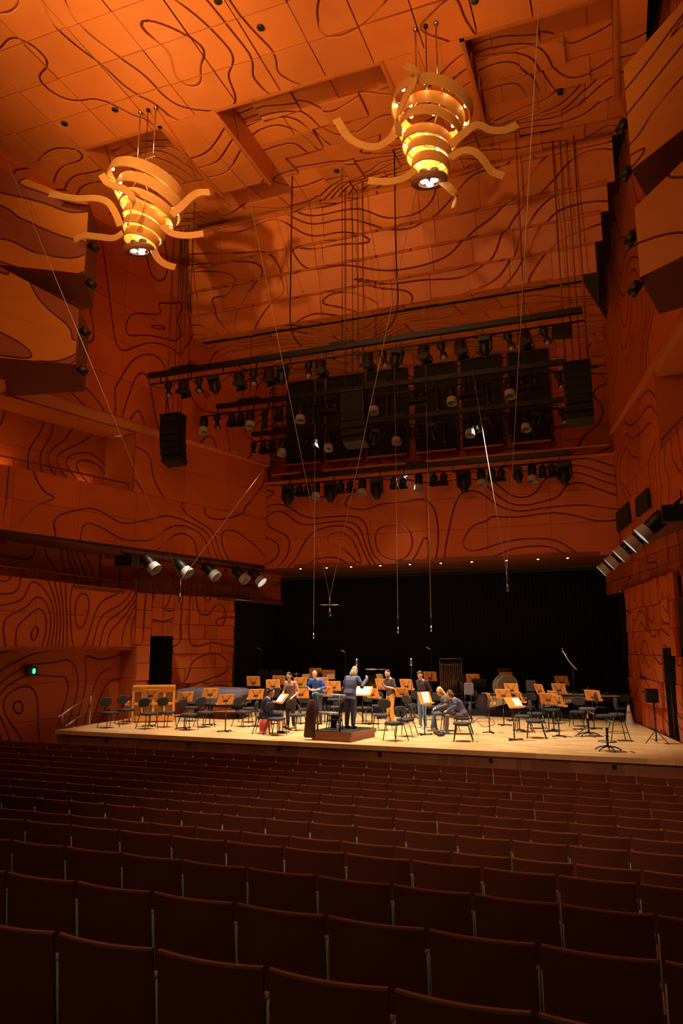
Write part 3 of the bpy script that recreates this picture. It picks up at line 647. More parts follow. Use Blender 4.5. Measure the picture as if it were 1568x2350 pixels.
# ================================================================== LIGHTING BATTENS
def yoke(b, h=.22, w_=.17): b.tube([(-w_, 0, -h), (-w_, 0, -.06), (0, 0, -.02), (w_, 0, -.06), (w_, 0, -h)], .012, 6); b.box((0, 0, -.01), (.06, .06, .08)); return b
def fixture(kind):
    root = empty({'profile': 'profile_spotlight', 'wide': 'fresnel_spotlight', 'lamp': 'hooded_spotlight', 'tube': 'tube_spotlight', 'flood': 'flood_light', 'mover': 'moving_head_light', 'big': 'large_moving_head_light', 'box': 'dimmer_box'}[kind], (0, 0, 0))
    b = yoke(MB(), {'big': .3}.get(kind, .24), {'wide': .2, 'big': .24, 'mover': .2}.get(kind, .15)); b.build('yoke', m_black, root)
    Z = lambda prof, M=None, n=14: MB().lathe(prof, n, M)
    if kind == 'profile':
        t = RX(0); Z([(.06, .0), (.11, -.05), (.12, -.2), (.07, -.3), (.075, -.5), (.11, -.52), (.11, -.62)]).build('barrel', m_black, root); Z([(.01, -.615), (.09, -.625)], None).build('lens', m_hood, root.children[-1])
    elif kind == 'wide':
        Z([(.10, -.05), (.17, -.1), (.18, -.42), (.19, -.5)]).build('barrel', m_black, root)
        b = MB(); b.box((0, -.2, -.58), (.36, .02, .16), RX(0)); b.box((0, .2, -.56), (.36, .02, .14)); b.box((.21, 0, -.55), (.02, .36, .14)); b.build('barn_doors', m_black, root)
    elif kind == 'lamp':
        Z([(.12, -.04), (.16, -.1), (.16, -.42), (.13, -.48), (.17, -.52)]).build('barrel', m_black, root)
        bar_ = root.children[-1]; MB().lathe([(.17, -.5), (.19, -.72)], 16, cap=False).build('hood', m_hood, bar_); Z([(.01, -.53), (.15, -.54)]).build('lens', m_hood, bar_)
    elif kind == 'tube': Z([(.07, -.04), (.11, -.08), (.11, -.8), (.12, -.84)]).build('barrel', m_black, root)
    elif kind == 'flood':
        Z([(.05, -.03), (.13, -.14), (.14, -.3), (.10, -.34)]).build('lamp_housing', m_black, root); MB().add([(-.12, -.1, -.3), (.12, -.1, -.3), (.12, .1, -.3), (-.12, .1, -.3), (-.17, -.17, -.50), (.17, -.17, -.50), (.17, .17, -.50), (-.17, .17, -.50)], [(0, 1, 5, 4), (1, 2, 6, 5), (2, 3, 7, 6), (3, 0, 4, 7), (0, 3, 2, 1)]).build('reflector', m_black, root)
    elif kind in ('mover', 'big'):
        k = 1.35 if kind == 'big' else 1
        b = MB(); b.box((0, 0, -.1*k), (.36*k, .26*k, .14*k)); b.build('base', m_black, root)
        b = MB(); b.box((-.17*k, 0, -.3*k), (.05*k, .14*k, .34*k)); b.box((.17*k, 0, -.3*k), (.05*k, .14*k, .34*k)); b.build('arms', m_black, root)
        MB().lathe([(.08*k, -.2*k), (.15*k, -.26*k), (.15*k, -.5*k), (.09*k, -.62*k), (.07*k, -.66*k)], 14).build('head', m_black, root)
    elif kind == 'box': b = MB(); b.box((0, 0, -.22), (.55, .25, .34)); b.build('case', m_black, root)
    return root
KN = dict(profile='slim black profile spotlight', wide='wide black spotlight with barn doors', lamp='black spotlight with pale open lens hood', tube='long black tube spotlight', flood='small black flared flood light', mover='black moving head light', big='large black moving head light', box='black control box')
KC = dict(profile='spotlight', wide='spotlight', lamp='spotlight', tube='spotlight', flood='flood light', mover='moving head light', big='moving head light', box='control box')
protos = {}
def place_fixture(kind, p, tilt, rz, where, grp):
    if kind not in protos: o = fixture(kind); protos[kind] = o
    else: o = copy_tree(protos[kind])
    o.location = p; o.rotation_euler = (tilt[0], tilt[1], rz); tag(o, '%s %s' % (KN[kind], where), KC[kind], grp); return o
def crop(sc, ox, L): return [(ox+x/sc, k) for x, k in L]
B1 = crop(2.904, 320, [(205, 'profile'), (305, 'wide'), (405, 'profile'), (495, 'mover'), (670, 'wide'), (765, 'profile'), (868, 'wide'), (960, 'mover'), (1130, 'profile'), (1208, 'wide')])+crop(2.703, 800, [(120, 'wide'), (210, 'profile'), (310, 'mover'), (465, 'wide'), (570, 'profile'), (690, 'wide'), (850, 'mover'), (985, 'profile'), (1090, 'wide'), (1212, 'profile'), (1330, 'box')])
B2 = crop(2.904, 320, [(440, 'lamp'), (520, 'profile'), (625, 'flood'), (680, 'flood'), (745, 'lamp'), (840, 'tube'), (935, 'flood'), (1010, 'flood'), (1075, 'lamp'), (1160, 'tube'), (1255, 'flood'), (1305, 'flood')])+crop(2.703, 800, [(155, 'lamp'), (245, 'tube'), (400, 'flood'), (455, 'flood'), (550, 'tube'), (635, 'lamp'), (720, 'flood'), (795, 'flood'), (858, 'tube'), (1000, 'lamp'), (1080, 'flood'), (1165, 'flood'), (1305, 'profile')])
B3 = crop(2.904, 320, [(765, 'profile'), (830, 'flood'), (885, 'flood'), (960, 'lamp'), (1075, 'tube'), (1120, 'flood'), (1165, 'flood'), (1265, 'lamp')])+crop(2.703, 800, [(180, 'mover'), (225, 'flood'), (300, 'lamp'), (370, 'flood'), (430, 'flood'), (510, 'mover'), (600, 'tube'), (750, 'lamp'), (820, 'flood'), (880, 'flood'), (855, 'mover'), (1000, 'tube'), (1100, 'lamp'), (1172, 'mover'), (1240, 'flood'), (1325, 'profile')])
B4 = [(663, 'big'), (689, 'flood'), (707, 'flood'), (727, 'lamp'), (758, 'big'), (783, 'flood'), (804, 'flood'), (832, 'lamp'), (864, 'big'), (905, 'flood'), (925, 'flood'), (961, 'lamp'), (996, 'flood'), (1019, 'flood'), (1064, 'big'), (1104, 'lamp'), (1130, 'flood'), (1151, 'flood'), (1185, 'mover'), (1222, 'lamp'), (1247, 'flood'), (1267, 'flood'), (1296, 'big')]
BN = ['uppermost', 'second', 'third', 'lowest']
for bi, (Yb_, xa, xb, zb, pa_, pb_, items) in enumerate(((20.7, -15.1, -.5, 9.44, -15.0, -.45, B1), (24., -14.26, -1.2, 9.24, -14.96, -.2, B2), (26.3, -13.9, -1.45, 8.72, -13.9, -1.3, B3), (28.05, -13.2, -1.4, 7.22, -13.2, -1.4, B4))):
    if bi == 3: Yb_ = 27.7; zb = 7.12
    zp = zb-.32
    root = empty('lighting_batten', ((xa+xb)/2, Yb_, zb), 0, 'black %s lighting batten hanging over the stage' % BN[bi], 'lighting batten', 'lighting battens over the stage'); xm = (xa+xb)/2
    b = MB(); b.box((0, 0, 0), (xb-xa, .16, .17)); b.box(((xa-xm)+1.4, 0, .12), (.9, .18, .1)); b.box((0, 0, .12), (.8, .18, .1)); b.build('beam', m_black, root)
    b = MB(); b.tube([(pa_-xm, 0, -.32), (pb_-xm, 0, -.32)], .03); b.build('pipe', m_black, root)
    b = MB(); n = 12
    for k in range(n): x = (pa_-xm)+.4+(pb_-pa_-.8)*k/(n-1); b.box((max(xa-xm+.05, min(xb-xm-.05, x)), 0, -.18), (.03, .03, .3))
    b.build('strap', m_black, root)
    # drooping cable looms along the pipe
    rnd = random.Random(bi); b = MB(); x = pa_-xm
    while x < pb_-xm-1:
        l = rnd.uniform(.5, 1.2); d = rnd.uniform(.08, .25); b.tube([(x+l*t, .05, -.32-4*d*t*(1-t)) for t in (0, .2, .4, .6, .8, 1)], .011, 5); x += l*rnd.uniform(.7, 1)
    b.build('cable_loom', m_black, root)
    for k in range(3):
        x = (xa-xm)*.78+(xb-xa)*.78*k/2; b = MB(); b.tube([(x, 0, .05), (x, 0, (11.95 if Yb_ > 23.6 else 15.85)-zb)], .012, 5); b.build('hoist_cable', m_black, root)
    cnt = 0; rnd = random.Random(20+bi)
    for px, kind in sorted(items):
        p = ony(px, 900, Yb_); x = ony(px, PY0-200 if False else [800, 900, 980, 1090][bi], Yb_).x
        t = {'profile': (math.radians(-20), math.radians(-14)), 'wide': (math.radians(-16), math.radians(-8)), 'lamp': (math.radians(-14), math.radians(-3)), 'mover': (0, math.radians(rnd.uniform(-20, 20)))}.get(kind, (math.radians(-6), math.radians(rnd.uniform(-4, 2))))
        place_fixture(kind, (x, Yb_, zp-.03), t, rnd.uniform(-.2, .2), 'hanging %s from the left on the %s batten' % (ordw(cnt), BN[bi]), 'lights on the %s batten' % BN[bi]); cnt += 1
        if kind == 'lamp' and (bi == 3 or (bi == 1 and 840 < px < 870)):
            for ch in protos['lamp'].children_recursive if o is protos['lamp'] else o.children_recursive:
                if ch.name.startswith('lens'): ch.data = ch.data.copy(); ch.data.materials[0] = m_lens
# side gallery bars
for side, bar, L in (('left', ((278, 1263), (604, 1313)), [(290, 1266, 'box'), (328, 1271, 'lamp'), (404, 1282, 'lamp'), (468, 1293, 'lamp'), (537, 1303, 'lamp'), (574, 1308, 'lamp')]),
                     ('right', ((1405, 1318), (1568, 1188)), [(1420, 1292, 'lamp'), (1442, 1278, 'lamp'), (1468, 1260, 'lamp'), (1500, 1240, 'lamp'), (1532, 1222, 'lamp'), (1560, 1205, 'box')])):
    AB = (((-15.95, 20.4), (-14.35, 27.9)) if side == 'left' else ((1.05, 19.8), (.0, 27.6)))
    a, c = onpath(*bar[0], *AB), onpath(*bar[1], *AB); z = 3.22
    root = empty('gallery_lighting_bar', (a.x, a.y, z), 0, 'black lighting bar under the %s gallery beside the stage' % side, 'lighting bar')
    d = Vector((AB[1][0]-AB[0][0], AB[1][1]-AB[0][1], 0)); c = Vector((c.x, c.y, z)); a = Vector((a.x, a.y, z))
    b = MB(); b.tube([(0, 0, 0), tuple(c-a)], .03); b.build('pipe', m_black, root)
    b = MB()
    for k in range(5): q = (c-a)*(k/4); b.box((q.x, q.y, .08), (.03, .03, .2))
    b.build('bracket', m_black, root)
    for k, (px, py, kind) in enumerate(L):
        p = onpath(px, py, *AB); sg = 1 if side == 'left' else -1
        o = place_fixture(kind, (p.x, p.y, z-.03), (0, math.radians(-48*sg), 0) if kind == 'lamp' else (0, 0), 0, 'under the %s gallery, %s from the left' % (side, ordw(k)), 'lights under the %s gallery' % side)
        o.scale = (1.25, 1.25, 1.1)
        if kind == 'lamp' and k in ((5,) if side == 'left' else (0, 1, 2, 3, 4)):
            for ch in o.children_recursive:
                if ch.name.startswith('lens'):
                    ch.data = ch.data.copy(); ch.data.materials[0] = m_lens

# line array loudspeakers
def array(x, label):
    root = empty('line_array_speaker', (x, 21.8, 6.55), 0, label, 'loudspeaker', 'hanging line array loudspeakers')
    n = 7; z = 1.68
    for k in range(n):
        a = (0, 0, 1, 3, 6, 10, 15)[k]; h = .245
        M = T(0, (0, 0, .005, .02, .05, .1, .17)[k]*1.0, z-h/2) @ RX(-a)
        b = MB(); b.box((0, 0, 0), (.78, .5, h-.012), M); b.build('cabinet', m_black, root)
        b = MB(); b.box((0, -.26, 0), (.70, .02, h-.05), M); b.build('grille', m_dull, root); z -= h
    b = MB(); b.box((0, 0, 1.72), (.8, .55, .06)); b.build('fly_frame', m_black, root)
    for dx, dy in ((-.32, 0), (-.1, .1), (.1, .1), (.32, 0)):
        b = MB(); b.tube([(dx, dy, 1.72), (dx, dy, 15.88-6.55)], .012 if abs(dx) < .2 else .022, 5); b.build('rigging_cable', m_black if abs(dx) < .2 else m_rail, root)
array(-14.75, 'curved black line array loudspeaker hanging at the left')
array(-7.78, 'curved black line array loudspeaker hanging at the centre in front of the black panels')
array(-.78, 'curved black line array loudspeaker hanging at the right')

# microphones and their wires
m_wire = simple('pale_wire', (.50, .42, .30), .5)
def vmic(px, py, Y, ends, label, zc=None):
    p = ony(px, py, Y); root = empty('suspended_microphone', p, 0, label, 'microphone')
    for ex, ey, EY in ends:
        e = ony(ex, ey, EY); b = MB(); b.tube([(0, 0, 0), tuple(e-p)], .010, 5); b.build('suspension_wire', m_wire, root)
    b = MB(); b.tube([(0, 0, 0), (0, 0, -.35)], .012, 6); b.build('drop_rod', m_steel, root)
    b = MB(); b.tube([(0, 0, -.3), (.02, -.02, -.5)], [.022, .028], 8); b.build('microphone_capsule', m_steel, root)
    if Y < 20 and px == 757:
        b = MB()
        for a in range(5): b.tube([(0, 0, -.18), (.28*math.cos(a*1.257), .28*math.sin(a*1.257), -.2)], .012, 6)
        b.build('array_arm', m_steel, root)
    else:
        b = MB(); b.tube([(.11*math.cos(a*.524), 0, -.28+.11*math.sin(a*.524)) for a in range(13)], .006, 5); b.build('shock_ring', m_black, root)
vmic(415, 1332, 14.5, ((-32, 253, 14.6), (655, 1010, 26)), 'microphone hung from two long pale wires over the left of the stage')
vmic(757, 1372, 19, ((564, 409, 20.0), (956, 434, 21.1)), 'star shaped microphone array hung from two pale wires above the podium')
vmic(1163, 1312, 19, ((1240, -40, 13.9), (1085, 850, 23.9)), 'microphone hung from two long pale wires over the right of the stage')
def dropmic(px, py, Y, ztop, label):
    p = ony(px, py, Y); root = empty('drop_microphone', p, 0, label, 'microphone', 'microphones hung on single wires')
    b = MB(); b.tube([(0, 0, .55), (0, 0, ztop-p.z)], .007, 5); b.build('suspension_wire', m_wire, root)
    b = MB(); b.tube([(0, 0, 0), (0, 0, .2)], [.02, .02], 8); b.build('microphone_capsule', m_steel, root); b = MB(); b.tube([(0, 0, .2), (0, 0, .58)], .012, 6); b.build('drop_rod', m_black, root)
dropmic(720, 1466, 24, 12, 'small microphone on a single wire, leftmost of the three plain drops')
dropmic(914, 1453, 24, 12, 'small microphone on a single wire, middle of the three plain drops')
dropmic(990, 1450, 24, 12, 'small microphone on a single wire, rightmost of the three plain drops')
for px, zt, zb_, Y, lab in ((668, 15.85, 9.6, 20.6, 'thick black supply cable dropping to the left part of the uppermost batten'), (909, 15.85, 9.6, 20.6, 'thick black supply cable dropping to the middle of the uppermost batten')):
    x = ony(px, 600, Y).x; b = MB(); b.tube(smooth([(x, Y, zt), (x, Y, 12.5), (x+.02, Y, 10.4), (x+(.4 if px < 800 else -.4), Y, zb_)], 5), .022, 6); tag(b.build('supply_cable', m_black), lab, 'cable', 'supply cables to the battens')
# small round openings with fittings in the ceiling
for k, (px, py) in enumerate(((148, 282), (264, 250), (773, 391), (1286, 211), (500, 1), (598, 62), (1090, 1))):
    p = onz(px, py, ZL if k not in (2, 3) else ZH-.1); b = MB(); b.lathe([(.07, -.05), (.09, -.04), (.09, .1), (.02, .1)], 12); o = b.build('ceiling_fitting', m_black, None, p); tag(o, 'small round dark fitting in the ceiling, %s from the left' % ORD[[0, 1, 4, 6, 2, 3, 5][k]], 'ceiling fitting', 'round ceiling fittings')

# ================================================================== STALLS SEATING
m_seatback = simple('dark_jarrah_veneer', (.155, .042, .020), .38, scale=2, var=.25)
m_seatedge = simple('lighter_timber_edge', (.36, .12, .05), .35)
m_cush = simple('grey_green_upholstery', (.50, .52, .38), .85, scale=40, bump=.3)
m_side = simple('orange_timber_panel', (.55, .20, .07), .4, scale=4)
def make_seat():
    root = empty('auditorium_seat', (0, 0, 0))
    W_, N = .265, 10
    def shell(z0, z1, y_in, th, tilt=.10, sag=.035, wd=W_):
        vs, fs = [], []
        for face, dy in ((0, 0), (1, th)):
            for j, z in enumerate((z0, (z0+z1)/2, z1)):
                for i in range(N+1):
                    x = -wd+2*wd*i/N; yy = -sag*(1-(x/wd)**2)-tilt*(z)+y_in+dy; vs.append((x, yy, z))
        n = N+1
        def idx(f, j, i): return f*3*n+j*n+i
        for j in range(2):
            for i in range(N):
                fs.append((idx(0, j, i), idx(0, j, i+1), idx(0, j+1, i+1), idx(0, j+1, i))); fs.append((idx(1, j, i+1), idx(1, j, i), idx(1, j+1, i), idx(1, j+1, i+1)))
        for i in range(N):
            fs.append((idx(0, 2, i), idx(0, 2, i+1), idx(1, 2, i+1), idx(1, 2, i))); fs.append((idx(0, 0, i+1), idx(0, 0, i), idx(1, 0, i), idx(1, 0, i+1)))
        for j in range(2):
            fs.append((idx(0, j, 0), idx(0, j+1, 0), idx(1, j+1, 0), idx(1, j, 0))); fs.append((idx(0, j+1, N), idx(0, j, N), idx(1, j, N), idx(1, j+1, N)))
        return vs, fs
    # origin: top edge of the back, y forward = towards the stage
    b = MB(); b.add(*shell(-.66, -.012, 0, .018)); b.build('backrest', m_seatback, root)
    b = MB(); b.add(*shell(-.0119, 0, -.001, .021)); b.build('top_edge', m_seatedge, root)
    b = MB(); v, f = shell(-.62, -.14, .021, .08, wd=.273); b.add(v, f, True); b.build('back_cushion', m_cush, root)
    b = MB(); b.rbox((0, .19, -.36), (.53, .11, .42), .05, RX(-8)); b.build('seat_cushion', m_cush, root)
    b = MB(); b.box((.279, .34, -.62), (.016, .26, .60)); b.build('side_panel', m_side, root)
    return root
seat0 = None; total = 0
S_W = [.56, .58]*7
X0 = [-2.61, -3.95, -4.92, -5.765, -6.08, -8.145, -8.95, -3.65, -4.08, -4.31, -4.71, -4.96, -5.9, -5.62]
rowname = ['nearest', 'second', 'third', 'fourth', 'fifth', 'sixth', 'seventh', 'eighth', 'ninth', 'tenth', 'eleventh', 'twelfth', 'thirteenth', 'farthest']
# correct the row origins for the small yaw refinement
for k in range(14):
    Y, wd, h = RY_[k], S_W[k], RH[k]; xl, xr = -1.035*Y-.75, .075*Y+.45
    ph = X0[k]-.007*Y; lo = max(xl, -17.0); hi = xr
    n0 = math.ceil((lo-ph)/wd); idx = 0; n = n0
    while ph+(n+.5)*wd < hi and total < 299:
        x = ph+(n+.5)*wd-.01; n += 1
        if seat0 is None: seat0 = make_seat(); o = seat0
        else: o = copy_tree(seat0)
        o.location = (x, Y, -h); o.rotation_euler = (random.uniform(-.012, .012), 0, random.uniform(-.012, .012))
        sc_ = wd/.56; o.scale = (sc_, 1, 1)
        tag(o, 'dark timber backed stalls seat in the %s row, %s from the left' % (rowname[k], ordw(idx)), 'theatre seat', 'stalls seats in the %s row' % rowname[k]); idx += 1; total += 1
print('seats', total)

# ================================================================== STAGE FURNITURE
m_fab = simple('charcoal_fabric', (.030, .029, .033), .85, scale=60, bump=.2)
m_orange = simple('orange_beech', (.74, .32, .06), .4, scale=5, var=.1)
m_cloth = simple('plum_grey_cloth', (.085, .065, .085), .9, scale=8)
m_paper = simple('white_paper', (.85, .84, .80), .8, var=.03)
m_brown = simple('dark_brown_board', (.07, .035, .02), .5)
m_chrome = simple('chrome', (.80, .79, .76), .28, .6)
m_bluegrey = simple('blue_grey_metal', (.10, .12, .14), .35, .8)
def make_chair():
    root = empty('orchestra_chair', (0, 0, 0))
    b = MB(); b.rbox((0, .02, .465), (.46, .44, .065), .12, n=4); b.build('seat', m_fab, root)
    b = MB(); b.rbox((0, 0, 0), (.42, .29, .055), .12, T(0, -.235, .79) @ RX(82), n=4); b.build('backrest', m_fab, root)
    b = MB(); b.tube([(0, -.1, .43), (0, -.24, .45), (0, -.275, .56), (0, -.262, .78)], .017, 6); b.box((0, -.27, .76), (.09, .03, .09)); b.build('back_post', m_black, root)
    b = MB(); b.tube([(-.19, -.17, .425), (.19, -.17, .425), (.19, .17, .425), (-.19, .17, .425), (-.19, -.17, .425)], .012, 6); b.build('seat_frame', m_black, root)
    for sx in (-1, 1):
        for sy, dx, dy in ((1, .05, .05), (-1, .05, .13)):
            b = MB(); b.tube([(sx*.185, sy*.17, .43), (sx*(.185+dx), sy*(.17+dy), .0)], .0125, 6); b.build('leg', m_bluegrey if sy < 0 and sx < 0 else m_black, root)
    return root
chair0 = None
def chair(px, py, rz, label, z=-2.03, grp='black chairs on the stage', pos=None):
    global chair0
    if chair0 is None: chair0 = make_chair(); o = chair0
    else: o = copy_tree(chair0)
    p = pos or onz(px, py, z); o.location = (p[0], p[1], z-.47); o.rotation_euler = (0, 0, math.radians(rz)); tag(o, label, 'chair', grp); return o
CH = [
 (252, 1635, -108, 'black stage chair farthest left, nearest the stair rail'),
 (290, 1628, -110, 'black stage chair second from the left, just left of the timber piano'),
 (340, 1637, -110, 'black stage chair in front of the timber piano, left of a pair'),
 (383, 1634, -112, 'black stage chair in front of the timber piano, right of a pair'),
 (433, 1639, -95, 'black stage chair in front of the cloth covered piano, nearer and to the left'),
 (471, 1634, -112, 'black stage chair in front of the cloth covered piano, to the right'),
 (437, 1623, -85, 'black stage chair half hidden close to the end of the cloth covered piano'),
 (559, 1633, -105, 'black stage chair left of the seated woman in navy, nearer one'),
 (573, 1625, -110, 'black stage chair left of the seated woman in navy, farther one'),
 (606, 1645, -75, 'black stage chair under the seated woman in navy'),
 (634, 1649, -100, 'black stage chair at the stage edge beside the red bag'),
 (681, 1640, -112, 'black stage chair left of the hanging brown coat'),
 (700, 1627, -150, 'black stage chair behind the one left of the brown coat'),
 (767, 1622, -155, 'black stage chair seen through the podium rail'),
 (836, 1624, 165, 'black stage chair just right of the conductor stand'),
 (868, 1619, -160, 'black stage chair behind the one right of the conductor stand'),
 (877, 1640, 178, 'black stage chair in front of the man in mustard trousers'),
 (906, 1659, 58, 'black stage chair showing its back at the stage edge right of the podium'),
 (931, 1651, 85, 'black stage chair just behind the edge chair right of the podium'),
 (922, 1628, 150, 'black stage chair right of the mustard trousers'),
 (946, 1617, 160, 'black stage chair behind, left of the man in jeans'),
 (992, 1621, 150, 'black stage chair right of the man in jeans'),
 (1030, 1641, 112, 'black stage chair under the seated blonde woman'),
 (1062, 1647, 100, 'black stage chair under the seated woman in the purple jacket'),
 (1060, 1660, 100, 'black stage chair at the stage edge right of the blue shoes'),
 (1078, 1612, 140, 'black stage chair behind the padded screen beside the dark table'),
 (1200, 1643, 105, 'black stage chair right of the open white score on the right side'),
 (1227, 1654, 95, 'black stage chair nearest the edge in the right group of stands'),
 (1229, 1637, 110, 'black stage chair in the middle of the right group of stands'),
 (1212, 1621, 150, 'black stage chair beneath the small padded screen on the right'),
 (1269, 1628, 150, 'black stage chair behind the overlapping orange stands'),
 (1326, 1633, 170, 'black stage chair left of the plum topped stool'),
 (1312, 1614, 165, 'black stage chair by the percussion, left one'),
 (1382, 1622, 150, 'black stage chair behind the plum topped stool'),
 (1430, 1625, 160, 'black stage chair farthest right, beside the silver cone'),
]
for px, py, rz, lab in CH: chair(px, py, rz, lab)

def make_stand(black=False, flat=False):
    root = empty('music_stand', (0, 0, 0)); md_ = m_fab if black else m_orange
    tl = 38 if flat else 22            # degrees the desk leans back from upright
    D = T(0, .02, 1.02) @ RX(-tl if False else -tl)
    b = MB(); b.rbox((0, 0, 0), (.54, .36, .014), .03, D @ RX(90), n=3); dk = b.build('desk', md_, root)
    b = MB(); b.box((0, -.035, -.175), (.54, .07, .014), D); b.box((0, -.07, -.165), (.54, .012, .03), D); b.build('lip', md_, dk)
    b = MB(); b.tube([(-.15, .018, .12), (-.03, .03, -.05), (.03, .03, -.05), (.15, .018, .12)], .006, 5, D); b.box((0, .025, -.06), (.16, .03, .03), D)
    for q in ((-.15, .12), (.15, .12), (-.17, -.13), (.17, -.13)): b.ball((q[0], .015, q[1]), .014, 6, 5, D)
    b.build('bracket', m_black, dk)
    b = MB(); b.tube([(0, .06, .96), (0, .06, .5)], .012, 8); b.tube([(0, .06, .55), (0, .06, .02)], .018, 8); b.build('pole', m_black, root)
    b = MB(); b.box((0, .0, .025), (.46, .03, .025)); b.box((0, .14, .02), (.03, .26, .022)); b.box((-.22, -.0, .012), (.03, .07, .024)); b.box((.22, 0, .012), (.03, .07, .024)); b.box((0, .26, .012), (.05, .03, .024)); b.build('foot', m_black, root)
    return root
SP = {}
def stand(px, py, rz, h, label, kind='wood', floor=DECK):
    key = kind
    if key not in SP: SP[key] = make_stand(kind == 'black', kind == 'flat'); o = SP[key]
    else: o = copy_tree(SP[key])
    p = onz(px, py, floor+h); k = (h)/1.02
    if p.y > 28.2: p = ony(px, py, 29.5); floor = DECK+.22; k = (p.z-floor)/1.02
    o.location = (p.x, p.y, floor); o.rotation_euler = (0, 0, math.radians(rz)); o.scale = (1, 1, k); tag(o, label, 'music stand', 'black music stands' if kind == 'black' else 'orange timber music stands'); return o
ST = [
 (345, 1594, -120, 1.0, 'orange music stand in front of the timber piano'),
 (424, 1599, -128, .97, 'orange music stand in front of the left end of the covered piano'),
 (482, 1591, -128, 1.02, 'orange music stand in front of the middle of the covered piano'),
 (517, 1605, -122, .95, 'orange music stand standing alone in front of the right end of the covered piano'),
 (582, 1563, -165, 1.2, 'orange music stand raised high left of the seated woman in navy'),
 (587, 1593, -128, 1.02, 'orange music stand immediately behind the seated woman in navy'),
 (627, 1571, -165, 1.15, 'orange music stand right of the head of the seated woman in navy'),
 (641, 1561, -165, 1.2, 'orange music stand mostly hidden behind the standing woman'),
 (689, 1566, -138, 1.2, 'orange music stand with white pages between the standing woman and the bald man'),
 (691, 1591, -155, 1.0, 'orange music stand low between the standing woman and the bald man'),
 (738, 1566, -160, 1.2, 'orange music stand with a dark folder directly in front of the bald man'),
 (746, 1587, -160, 1.02, 'orange music stand lower behind the one in front of the bald man'),
 (766, 1574, -165, 1.1, 'orange music stand half hidden left of the conductor'),
 (725, 1544, -165, 1.25, 'orange music stand behind the head of the bald man'),
 (755, 1548, -165, 1.25, 'orange music stand far back right of the head of the bald man'),
 (877, 1570, 160, 1.2, 'orange music stand directly in front of the man in mustard trousers'),
 (856, 1591, 160, 1.0, 'orange music stand lower left of the mustard trousers'),
 (934, 1571, 162, 1.2, 'orange music stand between the two standing men on the right'),
 (923, 1589, 165, 1.0, 'orange music stand lower behind, right of the mustard trousers'),
 (988, 1552, 175, 1.25, 'orange music stand far back, right of the man in the dark sweater'),
 (1086, 1557, 178, 1.2, 'orange music stand far back above the two padded screens'),
 (1163, 1554, 165, 1.3, 'orange music stand in front of the white drum, topmost of three'),
 (1175, 1580, 160, 1.1, 'orange music stand in front of the white drum, middle of three'),
 (1156, 1593, 165, 1.0, 'orange music stand in front of the white drum, lowest of three'),
 (1126, 1603, 112, 1.0, 'orange music stand seen edge on, standing before the dark table'),
 (1194, 1600, 118, 1.0, 'orange music stand seen edge on right of the white open score'),
 (1240, 1582, 128, 1.1, 'orange music stand partly behind the padded screen in the right group'),
 (1259, 1603, 160, .98, 'orange music stand broad and frontal in the right group'),
 (1272, 1598, 125, 1.03, 'orange music stand steeply angled over the broad frontal one, left'),
 (1284, 1608, 125, 1.0, 'orange music stand steeply angled over the broad frontal one, right and lowest'),
 (1284, 1580, 155, 1.1, 'orange music stand in the right group in front of the marimba'),
 (1290, 1562, 160, 1.25, 'orange music stand with a white lamp on top, highest of the right group'),
 (1362, 1596, 152, 1.02, 'orange music stand farthest right, behind the plum topped stool'),
]
for a in ST: stand(*a)
for a in [(605, 1547, -165, 1.3, 'black music stand far back left, left of a touching pair'), (636, 1547, -165, 1.3, 'black music stand far back left, right of a touching pair'),
          (624, 1590, -140, 1.02, 'dark music stand between the seated and the standing woman'),
          (1052, 1558, 178, 1.2, 'black music stand in front of the tubular chimes'), (1101, 1567, 178, 1.15, 'black music stand behind the dark table with its back to us'),
          (1158, 1546, 165, 1.38, 'black music stand behind the topmost stand at the white drum'), (742, 1555, -170, 1.22, 'black music stand right behind the bald man'),
          (880, 1556, 175, 1.22, 'black music stand left of the man in mustard trousers')]: stand(*a, kind='black')
s20 = stand(830, 1586, -8, 1.08, 'broad orange conductor stand holding a large white open score', 'flat'); s20.scale = (1.35, 1.1, 1.06)
s26 = stand(977, 1602, 62, 1.05, 'orange music stand with a tall white open score before the seated women', 'wood')
s33 = stand(1181, 1613, 52, 1.0, 'orange music stand with a white open score, front of the right group', 'flat')
s9 = stand(646, 1603, -40, 1.0, 'orange music stand with an open score under the hand of the standing woman', 'flat')
def score(st, label, wd=.42, ht=.28, off=0, name='open_score', flat=True, mat=None):
    tl = 38 if flat else 22; r = empty(name, (0, 0, 0), 0, label, 'sheet music')
    D = st.matrix_basis @ T(off, -.0, 1.02) @ RX(-tl)
    for sx in (-1, 1):
        b = MB(); b.box((sx*wd/4, -.012, -.02), (wd/2-.004, .012, ht), D @ RY(sx*.6)); b.build('page', mat or m_paper, r)
    b = MB(); b.box((0, -.003, -.02), (.012, .008, ht), D); b.build('spine', m_dull, r); return r
bpy.context.view_layer.update()
score(s20, 'white score lying open on the conductor stand', .46, .30)
score(s26, 'white score standing open before the seated women', .30, .40, flat=False)
score(s33, 'white score open on the angled stand, front of the right group', .28, .30, .1)
score(s9, 'score lying open under the hand of the standing woman', .40, .28)
def sheets(px, py, rz, h, label):
    r = None; p = onz(px, py, DECK+h); M = T(p.x, p.y, p.z) @ RZ(rz) @ RX(-22); b = MB(); b.box((0, 0, 0), (.30, .01, .22), M); b.box((.03, -.012, .01), (.30, .008, .22), M @ RY(5)); return tag(b.build('sheet_music', m_paper), label, 'sheet music')
